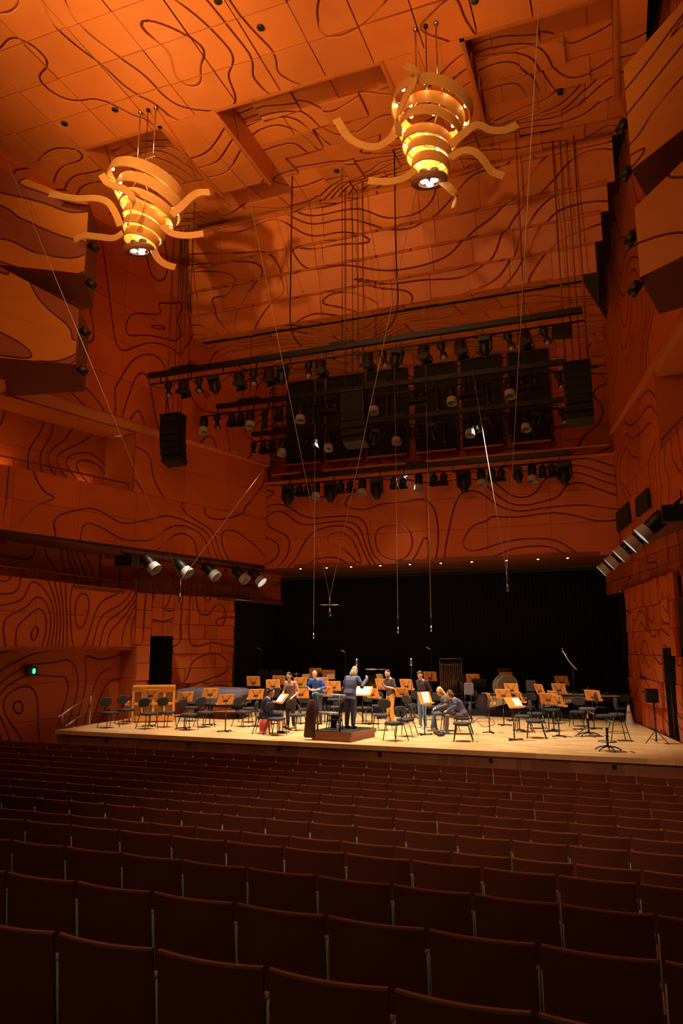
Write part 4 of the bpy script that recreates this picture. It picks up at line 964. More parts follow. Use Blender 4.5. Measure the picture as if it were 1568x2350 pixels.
sheets(703, 1553, -138, 1.33, 'white pages showing over the stand left of the bald man'); sheets(760, 1553, -160, 1.34, 'white pages showing over the stand in front of the bald man'); sheets(872, 1553, 160, 1.36, 'white pages showing over the stand of the man in mustard trousers')

# podium with rail, stool, coat, scarf, bag, bottle
POD = Matrix.Translation((-7.55, 20.18, DECK)) @ RZ(-8)
root = empty('conductor_podium', (-7.55, 20.18, DECK), math.radians(-8), 'low timber conductor podium with black carpet top and a two bar rail', 'podium')
b = MB(); b.box((0, 0, .06), (1.2, 1.5, .12)); b.box((0, .02, .185), (1.26, 1.54, .12)); b.build('timber_base', simple('podium_veneer', (.26, .09, .04), .45), root)
b = MB(); b.box((0, .02, .25), (1.18, 1.46, .012)); b.build('carpet', m_dull, root)
for x in (-.48, .22): b = MB(); b.tube([(x, -.66, .25), (x, -.66, 1.22)], .025, 10); b.build('rail_post', m_bluegrey, root)
for z, x1 in ((1.22, .40), (.74, .22)): b = MB(); b.tube([(-.50, -.66, z), (x1, -.66, z)], .022, 10); b.build('rail_bar', m_chrome, root)
def pod(x, y, z): return tuple(POD @ Vector((x, y, z)))
root = empty('conductor_stool', pod(-.18, -.22, .256), math.radians(10), 'tall black four legged stool on the podium behind the rail', 'stool')
b = MB(); b.rbox((0, 0, .80), (.42, .36, .06), .1); b.build('seat', m_fab, root)
for sx in (-1, 1):
    for sy in (-1, 1): b = MB(); b.tube([(sx*.14, sy*.12, .78), (sx*.2, sy*.17, 0)], .014, 6); b.build('leg', m_black, root)
b = MB(); b.tube([(-.18, -.15, .25), (.18, -.15, .25), (.18, .15, .25), (-.18, .15, .25), (-.18, -.15, .25)], .01, 6); b.build('foot_ring', m_black, root)
b = MB(); v = []; n = 16
for z, rx, ry, ox in ((1.10, .05, .04, 0), (1.04, .10, .08, 0), (.8, .12, .09, -.03), (.4, .15, .10, -.06), (.12, .17, .09, -.08), (.06, .15, .07, -.08)):
    for k in range(n): a = 2*math.pi*k/n; q = 1+.16*math.sin(5*a+z*3); v.append((ox+rx*q*math.cos(a), ry*q*math.sin(a), z))
b.add(v, [(r*n+k, r*n+(k+1) % n, (r+1)*n+(k+1) % n, (r+1)*n+k) for r in range(5) for k in range(n)]+[tuple(range(5*n, 6*n))], True)
o = b.build('draped_coat', simple('brown_coat_cloth', (.075, .035, .022), .9, scale=30), None, pod(-.60, -.76, 0)); tag(o, 'long brown coat hanging from the left end of the podium rail', 'coat')
b = MB(); rnd = random.Random(4)
for k in range(5): a = k*1.3; b.tube([(.07*math.cos(a+t*.9)+rnd.uniform(-.01, .01), .05*math.sin(a+t*.9), .06*math.sin(t*1.4+k)) for t in range(7)], .03, 8)
o = b.build('knotted_scarf', simple('teal_knit', (.12, .34, .34), .9, scale=60, bump=.4), None, pod(-.56, -.68, 1.20)); tag(o, 'teal knitted scarf bundled on top of the podium rail end', 'scarf')
b = MB(); b.rbox((0, 0, .19), (.30, .18, .38), .05); root = empty('shoulder_bag', pod(-.32, .1, .256), .3, 'black bag standing on the podium behind the rail', 'bag'); b.build('body', m_dull, root)
b = MB(); b.tube([(-.1, 0, .38), (-.06, 0, .5), (.06, 0, .5), (.1, 0, .38)], .01, 6); b.build('handle', m_black, root)
def bottle(p, label, c=(.62, .66, .66)):
    root = empty('water_bottle', p, 0, label, 'bottle'); mt = bpy.data.materials.get('clear_plastic') or simple('clear_plastic', c, .15)
    b = MB(); b.lathe([(.03, 0), (.035, .02), (.035, .14), (.03, .17), (.013, .2), (.013, .215)], 12); b.build('body', mt, root); b = MB(); b.lathe([(.016, .213), (.016, .235)], 10); b.build('cap', m_paper, root)
bottle(pod(-.02, -.35, .256), 'clear water bottle on the podium'); p = onz(614, 1690, DECK); bottle((p.x, p.y, DECK), 'clear water bottle in front of the red bag at the stage edge')
# red tote bag
p = onz(608, 1679, DECK); root = empty('tote_bag', (p.x, p.y, DECK), .35, 'coral red tote bag on the stage floor beside the seated woman in navy', 'bag'); mr = simple('coral_canvas', (.78, .10, .07), .6, scale=12)
b = MB(); v = []; n = 16
for z, rx, ry in ((0, .15, .10), (.05, .165, .11), (.25, .175, .11), (.36, .165, .09), (.37, .155, .08), (.2, .14, .07)):
    for k in range(n): a = 2*math.pi*k/n; c_, s_ = math.cos(a), math.sin(a); v.append((rx*math.copysign(abs(c_)**.6, c_)*(1+.03*math.sin(4*a+z*9)), ry*math.copysign(abs(s_)**.6, s_), z))
b.add(v, [(r*n+k, r*n+(k+1) % n, (r+1)*n+(k+1) % n, (r+1)*n+k) for r in range(5) for k in range(n)]+[tuple(range(n))[::-1], tuple(range(5*n, 6*n))], True); b.build('body', mr, root)
for y_ in (-.09, .09): b = MB(); b.tube(smooth([(-.09, y_, .33), (-.06, y_, .46), (.0, y_, .5), (.06, y_, .46), (.09, y_, .33)], 3), .009, 6); b.build('handle', mr, root)

# upright piano back, covered grand piano
root = empty('upright_piano', (-15.35, 22.25, DECK), math.radians(31), 'orange timber upright piano seen from behind at the left wall', 'piano')
b = MB(); b.box((0, 0, 1.20), (1.42, .42, .06)); b.box((-.68, 0, .6), (.07, .36, 1.18)); b.box((.68, 0, .6), (.07, .36, 1.18)); b.box((0, -.14, .12), (1.34, .08, .16)); b.box((0, -.14, 1.08), (1.34, .06, .16)); b.box((0, -.15, .62), (1.34, .06, .08)); b.build('timber_case', m_orange, root)
for x in (-.36, 0, .36): b = MB(); b.box((x, -.12, .6), (.08, .08, 1.0)); b.build('back_post', m_orange, root)
b = MB(); b.box((0, .02, .6), (1.3, .05, 1.0)); b.build('soundboard', simple('soundboard_spruce', (.42, .24, .09), .5), root)
b = MB(); b.box((-.82, .16, .62), (.28, .5, .12)); b.box((-.82, .2, .30), (.06, .1, .56)); b.build('keyboard_shelf', m_orange, root)
for x in (-.6, .6): b = MB(); b.ball((x, -.05, .03), .035, 8, 6); b.build('castor', m_chrome, root)
root = empty('covered_grand_piano', (0, 0, 0), 0, 'grand piano under a plum grey cloth at the left of the stage', 'piano')
PT = [onz(x, y_, DECK+1.0) for x, y_ in ((404, 1582), (500, 1585), (552, 1585), (574, 1581), (548, 1577), (480, 1576), (436, 1578))]
cx, cy = sum(p.x for p in PT)/7, sum(p.y for p in PT)/7; root.location = (cx, cy, DECK)
pl = smooth([(p.x-cx, p.y-cy, 0) for p in PT]+[(PT[0].x-cx, PT[0].y-cy, 0)], 6)[:-1]; m = len(pl); b = MB(); v = []
for z, sc_, wv in ((1.02, .55, 0), (1.0, .96, 0), (.96, 1.0, 0), (.75, 1.02, .01), (.52, 1.03, .03)):
    for i, p in enumerate(pl): w_ = 1+wv*math.sin(i*1.1); v.append((p.x*sc_*w_, p.y*sc_*w_, z))
b.add(v, [(r*m+k, r*m+(k+1) % m, (r+1)*m+(k+1) % m, (r+1)*m+k) for r in range(4) for k in range(m)]+[tuple(range(m))[::-1]], True); b.build('cloth_cover', m_cloth, root)
b = MB(); v = [(p.x*.93, p.y*.93, z) for z in (.42, .9) for p in pl]; b.add(v, [(k, (k+1) % m, m+(k+1) % m, m+k) for k in range(m)]+[tuple(range(m))[::-1], tuple(range(m, 2*m))]); b.build('case', m_dull, root)
for i in (2, 14, 30): p = pl[i % m]*.75; b = MB(); b.box((p.x, p.y, .22), (.12, .12, .44)); b.ball((p.x, p.y, .03), .05, 8, 6); b.build('leg', m_dull, root)
p = onz(470, 1643, DECK); b = MB()

# stools on the right
def stool(px, py, label, top, seatc, tall=False):
    p = onz(px, py, DECK); root = empty('drafting_stool', (p.x, p.y, DECK), random.uniform(0, 1), label, 'stool')
    b = MB()
    for k in range(5):
        a = k*1.2566; b.tube([(.04*math.cos(a), .04*math.sin(a), .11), (.18*math.cos(a), .18*math.sin(a), .09), (.30*math.cos(a), .30*math.sin(a), .04)], [.022, .018, .014], 8); b.ball((.31*math.cos(a), .31*math.sin(a), .022), .022, 8, 6)
    b.build('five_star_base', m_bluegrey, root)
    b = MB(); b.tube([(0, 0, .08), (0, 0, top-.25)], .028, 10); b.build('gas_column', m_black, root); b = MB(); b.tube([(0, 0, top-.3), (0, 0, top)], .016, 8); b.build('piston', m_chrome, root)
    b = MB(); b.tube([(.22*math.cos(a*.39), .22*math.sin(a*.39), .22) for a in range(17)], .009, 6); [b.tube([(0, 0, .2), (.22*math.cos(a), .22*math.sin(a), .22)], .008, 5) for a in (0, 2.1, 4.2)]; b.build('foot_ring', m_bluegrey, root)
    b = MB(); b.rbox((0, 0, top+.03), (.46, .42, .07), .14, n=4); b.build('seat', seatc, root)
    b = MB(); b.rbox((0, 0, 0), (.34, .30, .05), .12, T(.26, .0, top+.33) @ RZ(90) @ RX(84)); b.tube([(.1, 0, top), (.27, 0, top+.04), (.30, 0, top+.3)], .015, 6); b.build('backrest', m_fab, root)
    b = MB(); b.tube([(0, 0, top-.04), (.16, -.16, top-.1)], .012, 6); b.build('lever', m_chrome, root); root.rotation_euler.z = math.radians(15)
stool(1352, 1690, 'chrome and black swivel stool with plum grey seat, farther of two', .74, simple('plum_fabric', (.085, .06, .085), .9))
stool(1396, 1723, 'black five star swivel stool with black seat nearest the stage edge at right', .80, m_fab)
p = onz(1420, 1700, DECK); root = empty('tall_stool', (p.x, p.y, DECK), .3, 'tall black four legged chair with round foot ring beside the swivel stool', 'stool')
b = MB(); b.rbox((0, 0, .70), (.40, .40, .06), .12); b.build('seat', m_fab, root)
for sx in (-1, 1):
    for sy in (-1, 1): b = MB(); b.tube([(sx*.13, sy*.13, .68), (sx*.16, sy*.16, .45), (sx*.27, sy*.25, 0)], .014, 6); b.build('leg', m_bluegrey, root)
b = MB(); b.tube([(.25*math.cos(a*.39), .23*math.sin(a*.39), .22) for a in range(17)], .008, 6); b.build('foot_ring', m_black, root)
# speaker on tripod, silver cone mute, foot rest
p = onz(1508, 1706, DECK); root = empty('tripod_speaker', (p.x, p.y, DECK), math.radians(12), 'small square black speaker on a tripod at the far right of the stage', 'speaker')
b = MB(); b.box((-.05, -.02, 1.24), (.30, .24, .36)); b.build('cabinet', m_black, root); b = MB(); b.box((-.05, -.145, 1.24), (.26, .01, .32)); b.build('grille', m_dull, root)
b = MB(); b.tube([(0, 0, .05), (0, 0, 1.08)], .018, 8); b.ball((0, 0, .62), .03); b.build('pole', m_black, root)
for k in range(3):
    a = math.radians(200+120*k); b = MB(); b.tube([(0, 0, .34), (.34*math.cos(a), .34*math.sin(a), 0)], .011, 6); b.tube([(0, 0, .08), (.2*math.cos(a), .2*math.sin(a), .13)], .007, 5); b.build('leg', m_black, root)
p = onz(1446, 1663, DECK); root = empty('silver_cone', (p.x, p.y, DECK), 0, 'tall silver conical horn standing on the floor at the right curtain', 'horn'); b = MB(); b.lathe([(.15, 0), (.14, .04), (.045, .62), (.05, .64)], 24); b.build('bell', m_chrome, root)
b = MB(); b.lathe([(.055, .38), (.09, .40), (.085, .42), (.05, .43)], 20, cap=False); b.lathe([(.05, .62), (.05, .68)], 16); b.build('collar', m_brown, root)
b = MB(); b.tube([(0, .0, .5), (.22, .02, .02)], .012, 6); b.build('prop', m_black, root)
p = onz(1330, 1690, DECK); root = empty('foot_rest', (p.x, p.y, DECK), .2, 'small black folding foot rest on the floor beside the swivel stool', 'foot rest')
b = MB(); b.box((0, 0, .20), (.34, .14, .015)); b.build('plate', m_black, root)
for sx in (-1, 1): b = MB(); b.tube([(-.12, sx*.06, 0), (.12, sx*.06, .19)], .007, 5); b.tube([(.12, sx*.06, 0), (-.12, sx*.06, .19)], .007, 5); b.build('cross_leg', m_black, root)

# padded acoustic screens on stands
def screen(px, py, h, rz, label):
    p = onz(px, py, DECK+h); root = empty('padded_screen', (p.x, p.y, DECK), math.radians(rz), label, 'acoustic screen', 'padded acoustic screens')
    b = MB(); b.rbox((0, 0, 0), (.40, .40, .06), .06, T(0, 0, h) @ RX(90)); b.build('panel', m_cloth, root); b = MB(); b.rbox((0, 0, 0), (.22, .40, .06), .06, T(.20, -.10, h) @ RZ(-75) @ RX(90)); b.build('wing', m_cloth, root)
    for x in (-.1, .16): b = MB(); b.tube([(x, .02, .1), (x, .02, h)], .016, 8); b.build('pole', m_black, root)
    for k in range(3): a = math.radians(30+120*k); b = MB(); b.tube([(0, .02, .3), (.3*math.cos(a), .02+.3*math.sin(a), 0)], .012, 6); b.build('leg', m_black, root)
screen(1076, 1581, 1.12, 155, 'plum padded screen on a stand beside the dark clothed table'); screen(1219, 1574, 1.15, 160, 'plum padded screen on a stand in the right group of chairs')

# table with cloth
p = onz(1120, 1640, DECK); root = empty('clothed_table', (p.x, p.y, DECK), math.radians(14), 'table under a dark plum floor length cloth in front of the drums', 'table')
b = MB(); b.box((0, 0, .73), (.9, .55, .03)); b.build('tabletop', m_black, root)
b = MB(); v = []; n = 48
for z, k_ in ((.755, .97), (.745, 1), (.4, 1.02), (.02, 1.06)):
    for i in range(n):
        a = 2*math.pi*i/n; c_, s_ = math.cos(a), math.sin(a); q = 1/max(abs(c_)/.47, abs(s_)/.30, (abs(c_)/.47+abs(s_)/.30)*.62); w_ = 1+(.025*math.sin(7*a) if z < .7 else 0); v.append((c_*q*k_*w_, s_*q*k_*w_, z))
b.add(v, [(r*n+k, r*n+(k+1) % n, (r+1)*n+(k+1) % n, (r+1)*n+k) for r in range(3) for k in range(n)]+[tuple(range(n))[::-1]], True); b.build('cloth', m_cloth, root)
P0 = (p.x, p.y)
for k, (dx, col, lab) in enumerate(((-.15, m_paper, 'white folded cloth on the dark clothed table'), (.14, simple('red_enamel', (.6, .02, .03), .3), 'small red box on the dark clothed table'))):
    b = MB(); b.rbox((0, 0, .03), (.16, .12, .06), .02); tag(b.build('folded_cloth' if k == 0 else 'small_box', col, None, (P0[0]+dx, P0[1]+.05, DECK+.757)), lab, 'cloth' if k == 0 else 'box')

# percussion along the back
def drum(p, r, h, z, axis, mat_s, label, name='bass_drum', head=None):
    root = empty(name, p, 0, label, 'drum'); M = T(0, 0, z) @ axis
    b = MB(); b.lathe([(r, -h/2), (r, h/2)], 32, M, cap=False); b.build('shell', mat_s, root)
    for s_ in (-1, 1): b = MB(); b.lathe([(.01, s_*h/2*.98), (r*.97, s_*h/2*.99)], 32, M, cap=False); b.build('drum_head', head or m_paper, root)
    b = MB()
    for s_ in (-1, 1): b.lathe([(r+.015, s_*h/2-.02), (r+.02, s_*h/2), (r+.015, s_*h/2+.02), (r-.01, s_*h/2)], 32, M, cap=False)
    b.build('hoop', m_chrome, root)
    b = MB()
    for k in range(10): a = 2*math.pi*k/10; b.tube([(1.04*r*math.cos(a), 1.04*r*math.sin(a), -h/2), (1.04*r*math.cos(a), 1.04*r*math.sin(a), h/2)], .01, 5, M)
    b.build('tension_rod', m_chrome, root)
    b = MB()
    for a in (-1, 1):
        b.tube([(a*r*.7, -.2, z-r*.5), (a*r*.8, -.25, 0)], .016, 6); b.tube([(a*r*.7, .2, z-r*.5), (a*r*.8, .25, 0)], .016, 6); b.tube([(a*r*.7, -.2, z-r*.5), (a*r*.7, .2, z-r*.5)], .016, 6)
    b.build('stand_frame', m_black, root); return root
m_skin_d = simple('drum_skin', (.30, .26, .15), .6); RS = DECK+.22
p = onz(1145, 1572, RS+.9); drum((p.x+.25, min(p.y, 29.6), RS), .42, .40, .85, RZ(35) @ RX(90), m_chrome, 'concert bass drum with chrome fittings behind the clothed table', head=m_skin_d)
p = onz(930, 1552, RS+.95); root = empty('gong', (p.x, min(p.y, 29.8), RS), .1, 'large bronze gong leaning in a round frame at the back of the stage', 'gong'); mb_ = simple('aged_bronze', (.42, .32, .13), .35, .7)
b = MB(); b.lathe([(.02, -.04), (.10, -.04), (.12, -.02), (.44, 0), (.46, .04)], 36, T(0, 0, .75) @ RX(60)); b.build('disc', mb_, root)
b = MB(); b.tube([(.58*math.cos(a*.21), .15, .72+.58*math.sin(a*.21)) for a in range(16)], .012, 6); b.tube([(.58, .15, .72), (.55, .15, 0)], .015, 6); b.tube([(-.58, .15, .72), (-.55, .15, 0)], .015, 6); b.build('frame', m_black, root)
for k, (px, py, r, lab) in enumerate(((847, 1556, .36, 'black covered kettle drum behind the conductor stand, nearer'), (846, 1547, .30, 'black covered kettle drum behind the conductor stand, farther and smaller'), (1008, 1577, .36, 'black covered kettle drum behind the seated blonde woman'), (905, 1562, .30, 'black covered kettle drum right of the mustard trousers'), (945, 1556, .28, 'black covered kettle drum behind the man in the dark sweater'))):
    p = onz(px, py, DECK+.92); root = empty('kettle_drum', (p.x, min(p.y, 28.0), DECK), 0, lab, 'drum', 'black covered kettle drums')
    b = MB(); b.lathe([(.08, .28), (r*.7, .4), (r*.97, .62), (r, .82)], 24); b.build('bowl', m_bluegrey, root)
    b = MB(); b.lathe([(r*1.05, .70), (r*1.06, .86), (r*.9, .91), (.02, .93)], 28); b.build('cover', m_dull, root)
    for a in range(3): b = MB(); a *= 2.1; b.tube([(r*.6*math.cos(a), r*.6*math.sin(a), .45), (r*.9*math.cos(a), r*.9*math.sin(a), 0)], .015, 6); b.build('leg', m_black, root)
p = onz(1035, 1560, RS+.5); root = empty('tubular_chimes', (p.x, 29.4, RS), math.radians(12), 'tubular chimes on a tall metal frame at the back of the stage', 'chimes'); root.location.x = ony(1035, 1540, 29.4).x; mt_ = simple('aged_brass', (.55, .40, .26), .35, .8)
for k in range(10): b = MB(); x = -.34+.076*k; b.tube([(x, (k % 2)*.06, 1.72), (x, (k % 2)*.06, .5-.03*(10-k))], .015, 8); b.build('tube', mt_, root)
b = MB()
for x in (-.42, .42): b.tube([(x, .03, 0), (x, .03, 1.86)], .018, 6); b.box((x, .03, .02), (.06, .5, .04))
for z in (1.86, 1.62): b.tube([(-.42, .03, z), (.42, .03, z)], .016, 6)
b.tube([(-.42, .03, .5), (.42, .03, .5)], .014, 6); b.build('frame', mt_, root)
def keyed(px, py, wd, rz, label, mat, h=.88):
    p = onz(px, py, DECK+h); root = empty('marimba', (p.x, min(p.y, 28.0), DECK), math.radians(rz), label, 'marimba', 'keyed percussion instruments'); nb = int(wd/.055)
    for row in (0, 1): 
        b = MB()
        for k in range(nb): 
            if row and k % 7 in (2, 6): continue
            b.box((-wd/2+.055*(k+.5+.5*row), .12*row*1.6-.1, h+.02*row), (.045, .30-.1*k/nb, .018))
        b.build('key_row', mat, root)
    b = MB()
    for k in range(nb): b.tube([(-wd/2+.055*(k+.5), -.08, h-.03), (-wd/2+.055*(k+.5), -.08, h-.5+.35*k/nb)], .02, 6)
    b.build('resonator', m_chrome, root)
    b = MB(); b.box((0, -.28, h-.03), (wd+.1, .03, .06)); b.box((0, .28, h-.03), (wd*.8, .03, .06))
    for x in (-1, 1): b.box((x*(wd/2+.04), 0, h-.05), (.04, .6, .08)); b.tube([(x*(wd/2+.02), -.22, h), (x*(wd/2+.02), -.22, 0)], .018, 6); b.tube([(x*(wd/2+.02), .22, h), (x*(wd/2+.02), .22, 0)], .018, 6)
    b.build('frame', m_black, root)
keyed(1200, 1580, 1.5, -4, 'marimba with dark timber bars behind the padded screen on the right', simple('rosewood_bars', (.26, .09, .03), .35), .84)
keyed(1310, 1580, 1.6, -4, 'long xylophone with pale bars behind the right group of stands', simple('pale_metal_bars', (.6, .55, .42), .35, .3), .88)
p = onz(1390, 1584, DECK+.9); root = empty('percussion_table', (p.x, 28.0, DECK), -.05, 'trap table with a padded top and small percussion at the right back', 'table'); root.location.x = ony(1388, 1590, 28).x
b = MB(); b.rbox((0, 0, .86), (1.0, .5, .05), .03); b.build('padded_top', simple('tan_padding', (.32, .22, .14), .8), root)
for sx in (-1, 1):
    for sy in (-1, 1): b = MB(); b.tube([(sx*.42, sy*.2, .84), (sx*.45, sy*.22, 0)], .016, 6); b.build('leg', m_black, root)
b = MB(); b.lathe([(.10, 0), (.13, .05), (.12, .1), (.02, .11)], 16); tag(b.build('tambourine', m_black, None, (root.location.x+.1, 28.0, DECK+.886)), 'small dark drum lying on the trap table at the right', 'drum')
def cymbal(px, py, z, r, label, Y=None, parts=True):
    p = onz(px, py, z); Yc_ = min(p.y, 28.2); x = ony(px, py, Yc_).x; root = empty('cymbal_stand', (x, Yc_, DECK), 0, label, 'cymbal', 'cymbals on stands'); hz = z-DECK
    b = MB(); b.lathe([(.015, .03), (.04, .03), (r, 0), (r, -.006), (.02, .0)], 28, T(0, 0, hz)); b.build('cymbal', simple('brass_plate', (.7, .6, .35), .3, .9), root)
    b = MB(); b.tube([(0, 0, .3), (0, 0, hz+.08)], .011, 6); b.build('pole', m_chrome, root)
    for k in range(3): a = k*2.1; b = MB(); b.tube([(0, 0, .35), (.28*math.cos(a), .28*math.sin(a), 0)], .01, 6); b.build('leg', m_chrome, root)
cymbal(680, 1549, DECK+1.25, .26, 'bright suspended cymbal on a stand right of the standing woman'); cymbal(681, 1538, DECK+1.45, .18, 'thin dark upper cymbal on a stand right of the standing woman'); cymbal(1348, 1569, DECK+1.05, .26, 'flat dark cymbal on a stand behind the farthest right music stand')
# microphones on stands
def micstand(px, py_top, px_b, Y, label, big=False, boom=None):
    t_ = ony(px, py_top, Y); root = empty('microphone_stand', (t_.x, Y, DECK), 0, label, 'microphone stand', 'tall microphone stands'); h = t_.z-DECK
    b = MB(); b.tube([(0, 0, .3), (0, 0, h*.6)], .014, 6); b.tube([(0, 0, h*.6), (0, 0, h-.1)], .009, 6); b.ball((0, 0, h*.6), .022); b.build('pole', m_black, root)
    for k in range(3): a = .4+k*2.1; b = MB(); b.tube([(0, 0, .32), (.34*math.cos(a), .34*math.sin(a), 0)], .011, 6); b.build('leg', m_black, root)
    if big:
        b = MB(); b.lathe([(.035, -.1), (.045, -.02), (.045, .12), (.025, .16)], 14, T(0, 0, h)); b.build('microphone', m_steel, root)
        b = MB(); b.tube([(.07*math.cos(a*.52), .07*math.sin(a*.52), h-.05) for a in range(13)], .008, 5); b.build('shock_mount', m_black, root)
    else: b = MB(); b.tube([(0, 0, h-.06), (-.14, -.03, h+.02)], .014, 6); b.ball((-.14, -.03, h+.02), .028); b.build('microphone', m_steel, root)
micstand(600, 1488, 0, 28.0, 'tall thin microphone stand rising at the left before the curtain'); micstand(793, 1494, 0, 27.6, 'tall thin microphone stand rising above the conductor'); micstand(989, 1487, 0, 27.8, 'tall thin microphone stand right of the man in the dark sweater')
micstand(819, 1522, 0, 25.0, 'stand with a large silver studio microphone right of the conductor', True); micstand(944, 1521, 0, 25.2, 'stand with a large silver studio microphone left of the man in the dark sweater', True)
root = empty('boom_microphone', (ony(1316, 1600, 27).x, 27, DECK), 0, 'black stand with a slanting silver boom at the right before the curtain', 'microphone stand'); o_ = root.location
a_, c_ = ony(1291, 1492, 27)-o_, ony(1324, 1537, 27)-o_; b = MB(); b.tube([a_, a_*.5+c_*.5+Vector((-.03, 0, -.03)), c_], .02, 8); b.build('boom', m_chrome, root); b = MB(); b.ball(a_, (.03, .03, .08)); b.build('microphone', m_steel, root)
b = MB(); b.tube([(0, 0, .3), (a_*.25+c_*.75)], .013, 6); b.build('pole', m_black, root)
for k in range(3): a = .4+k*2.1; b = MB(); b.tube([(0, 0, .32), (.3*math.cos(a), .3*math.sin(a), 0)], .011, 6); b.build('leg', m_black, root)
# long silver tube instrument on its rack, far centre
p = ony(858, 1536, 28.3); root = empty('bell_rack', (p.x, 28.3, DECK), .1, 'horizontal silver tube on a thin rack behind the conductor stand', 'percussion'); hz = p.z-DECK
b = MB(); b.tube([(-.32, 0, hz), (.10, 0, hz)], .035, 10); b.tube([(.1, 0, hz), (.5, 0, hz)], .014, 8); b.build('tube', m_chrome, root); b = MB()
for x in (-.2, .3): b.tube([(x, 0, 0), (x, 0, hz)], .01, 6)
b.box((0, 0, .02), (.8, .4, .03)); b.build('rack', m_black, root)
# shoes and bits on the floor by the seated women, floor tapes, cables
for k, (px, py, c, lab) in enumerate(((1003, 1686, m_brown, 'brown shoe lying on the floor left of the blue shoes'), (1012, 1690, m_fab, 'dark shoe lying on the floor left of the blue shoes'))):
    p = onz(px, py, DECK); b = MB(); b.ball((0, 0, .05), (.05, .14, .05)); b.ball((0, -.07, .08), (.045, .06, .06)); o = b.build('shoe', c, None, (p.x, p.y, DECK)); o.rotation_euler.z = 1.2+k; tag(o, lab, 'shoe')
mt2 = simple('cream_tape', (.85, .72, .5), .6)
for k, (a, c, lab) in enumerate((((1100, 1691), (1210, 1700), 'long cream tape line on the floor in front of the right stands'), ((910, 1688), (985, 1690), 'cream tape line on the floor right of the podium'), ((1304, 1707), (1372, 1711), 'short cream tape line on the floor left of the black swivel stool'))):
    A, B = onz(*a, DECK+.003), onz(*c, DECK+.003); b = MB(); b.ribbon([A, B], .05, .004, side=Vector((-(B-A).y, (B-A).x, 0))); tag(b.build('floor_tape', mt2), lab, 'tape', 'tape lines on the stage floor')
p = [onz(x, y_, DECK+.008) for x, y_ in ((1096, 1655), (1110, 1668), (1135, 1662), (1128, 1650), (1100, 1648), (1085, 1660))]; b = MB(); b.tube(smooth(p, 5), .008, 5); tag(b.build('floor_cable', m_dull), 'thin black cable looped on the floor in front of the clothed table', 'cable')

# ================================================================== PEOPLE
m_skin = simple('skin', (.62, .33, .22), .5, scale=6, var=.06)
def limb(b, pts, rad, n=12):
    P = [Vector(p) for p in pts]; b.tube(P, rad, n)
    for p, r in zip(P, rad): b.ball(p, r*1.0, 12, 8)
def loft(b, rings, n=20):
    """rings: centre, half width, half depth, x axis, y axis"""
    v = []
    for c, rx, ry, ax, ay in rings:
        for k in range(n):
            a = 2*math.pi*k/n; ca, sa = math.cos(a), math.sin(a)
            v.append(Vector(c)+Vector(ax)*(rx*math.copysign(abs(ca)**.85, ca))+Vector(ay)*(ry*math.copysign(abs(sa)**.85, sa)))
    m = len(rings)
    b.add(v, [(r*n+k, r*n+(k+1) % n, (r+1)*n+(k+1) % n, (r+1)*n+k) for r in range(m-1) for k in range(n)]+[tuple(range(n))[::-1], tuple(range((m-1)*n, m*n))], True)
def remesh(o, vox, sm=2):
    m = o.modifiers.new('join', 'REMESH'); m.mode = 'VOXEL'; m.voxel_size = vox; m.use_smooth_shade = True
    if sm: s_ = o.modifiers.new('soft', 'SMOOTH'); s_.factor = .5; s_.iterations = sm
def hand(b, wr, d, palm_n, curl=35, s=1):
    """palm, four unequal bent fingers and a thumb; d = direction of the hand, palm_n = palm normal"""
    d = Vector(d).normalized(); pn = Vector(palm_n); pn = (pn-d*pn.dot(d)).normalized(); sd = d.cross(pn)*s
    c = Vector(wr)+d*.045; limb(b, [Vector(wr), c-sd*.012, c+d*.035-sd*.018], [.026, .026, .02]); limb(b, [Vector(wr), c+sd*.012, c+d*.03+sd*.018], [.024, .024, .018])
    for i, L in enumerate((.070, .080, .074, .058)):
        off = sd*(.027-.018*i); p0 = Vector(wr)+d*.085+off; ang = math.radians(curl*.6); d1 = d*math.cos(ang)+pn*math.sin(ang)
        p1 = p0+d1*L*.5; a2 = math.radians(curl*1.6); d2 = d*math.cos(a2)+pn*math.sin(a2); limb(b, [p0-d*.02, p0, p1, p1+d2*L*.5], [.010, .0095, .009, .0075], 8)
    t0 = Vector(wr)+d*.03+sd*.026; td = (d*.75+sd*.55+pn*.35).normalized(); limb(b, [t0, t0+td*.035, t0+td*.035+(d*.9+pn*.35).normalized()*.03], [.014, .011, .009], 8)
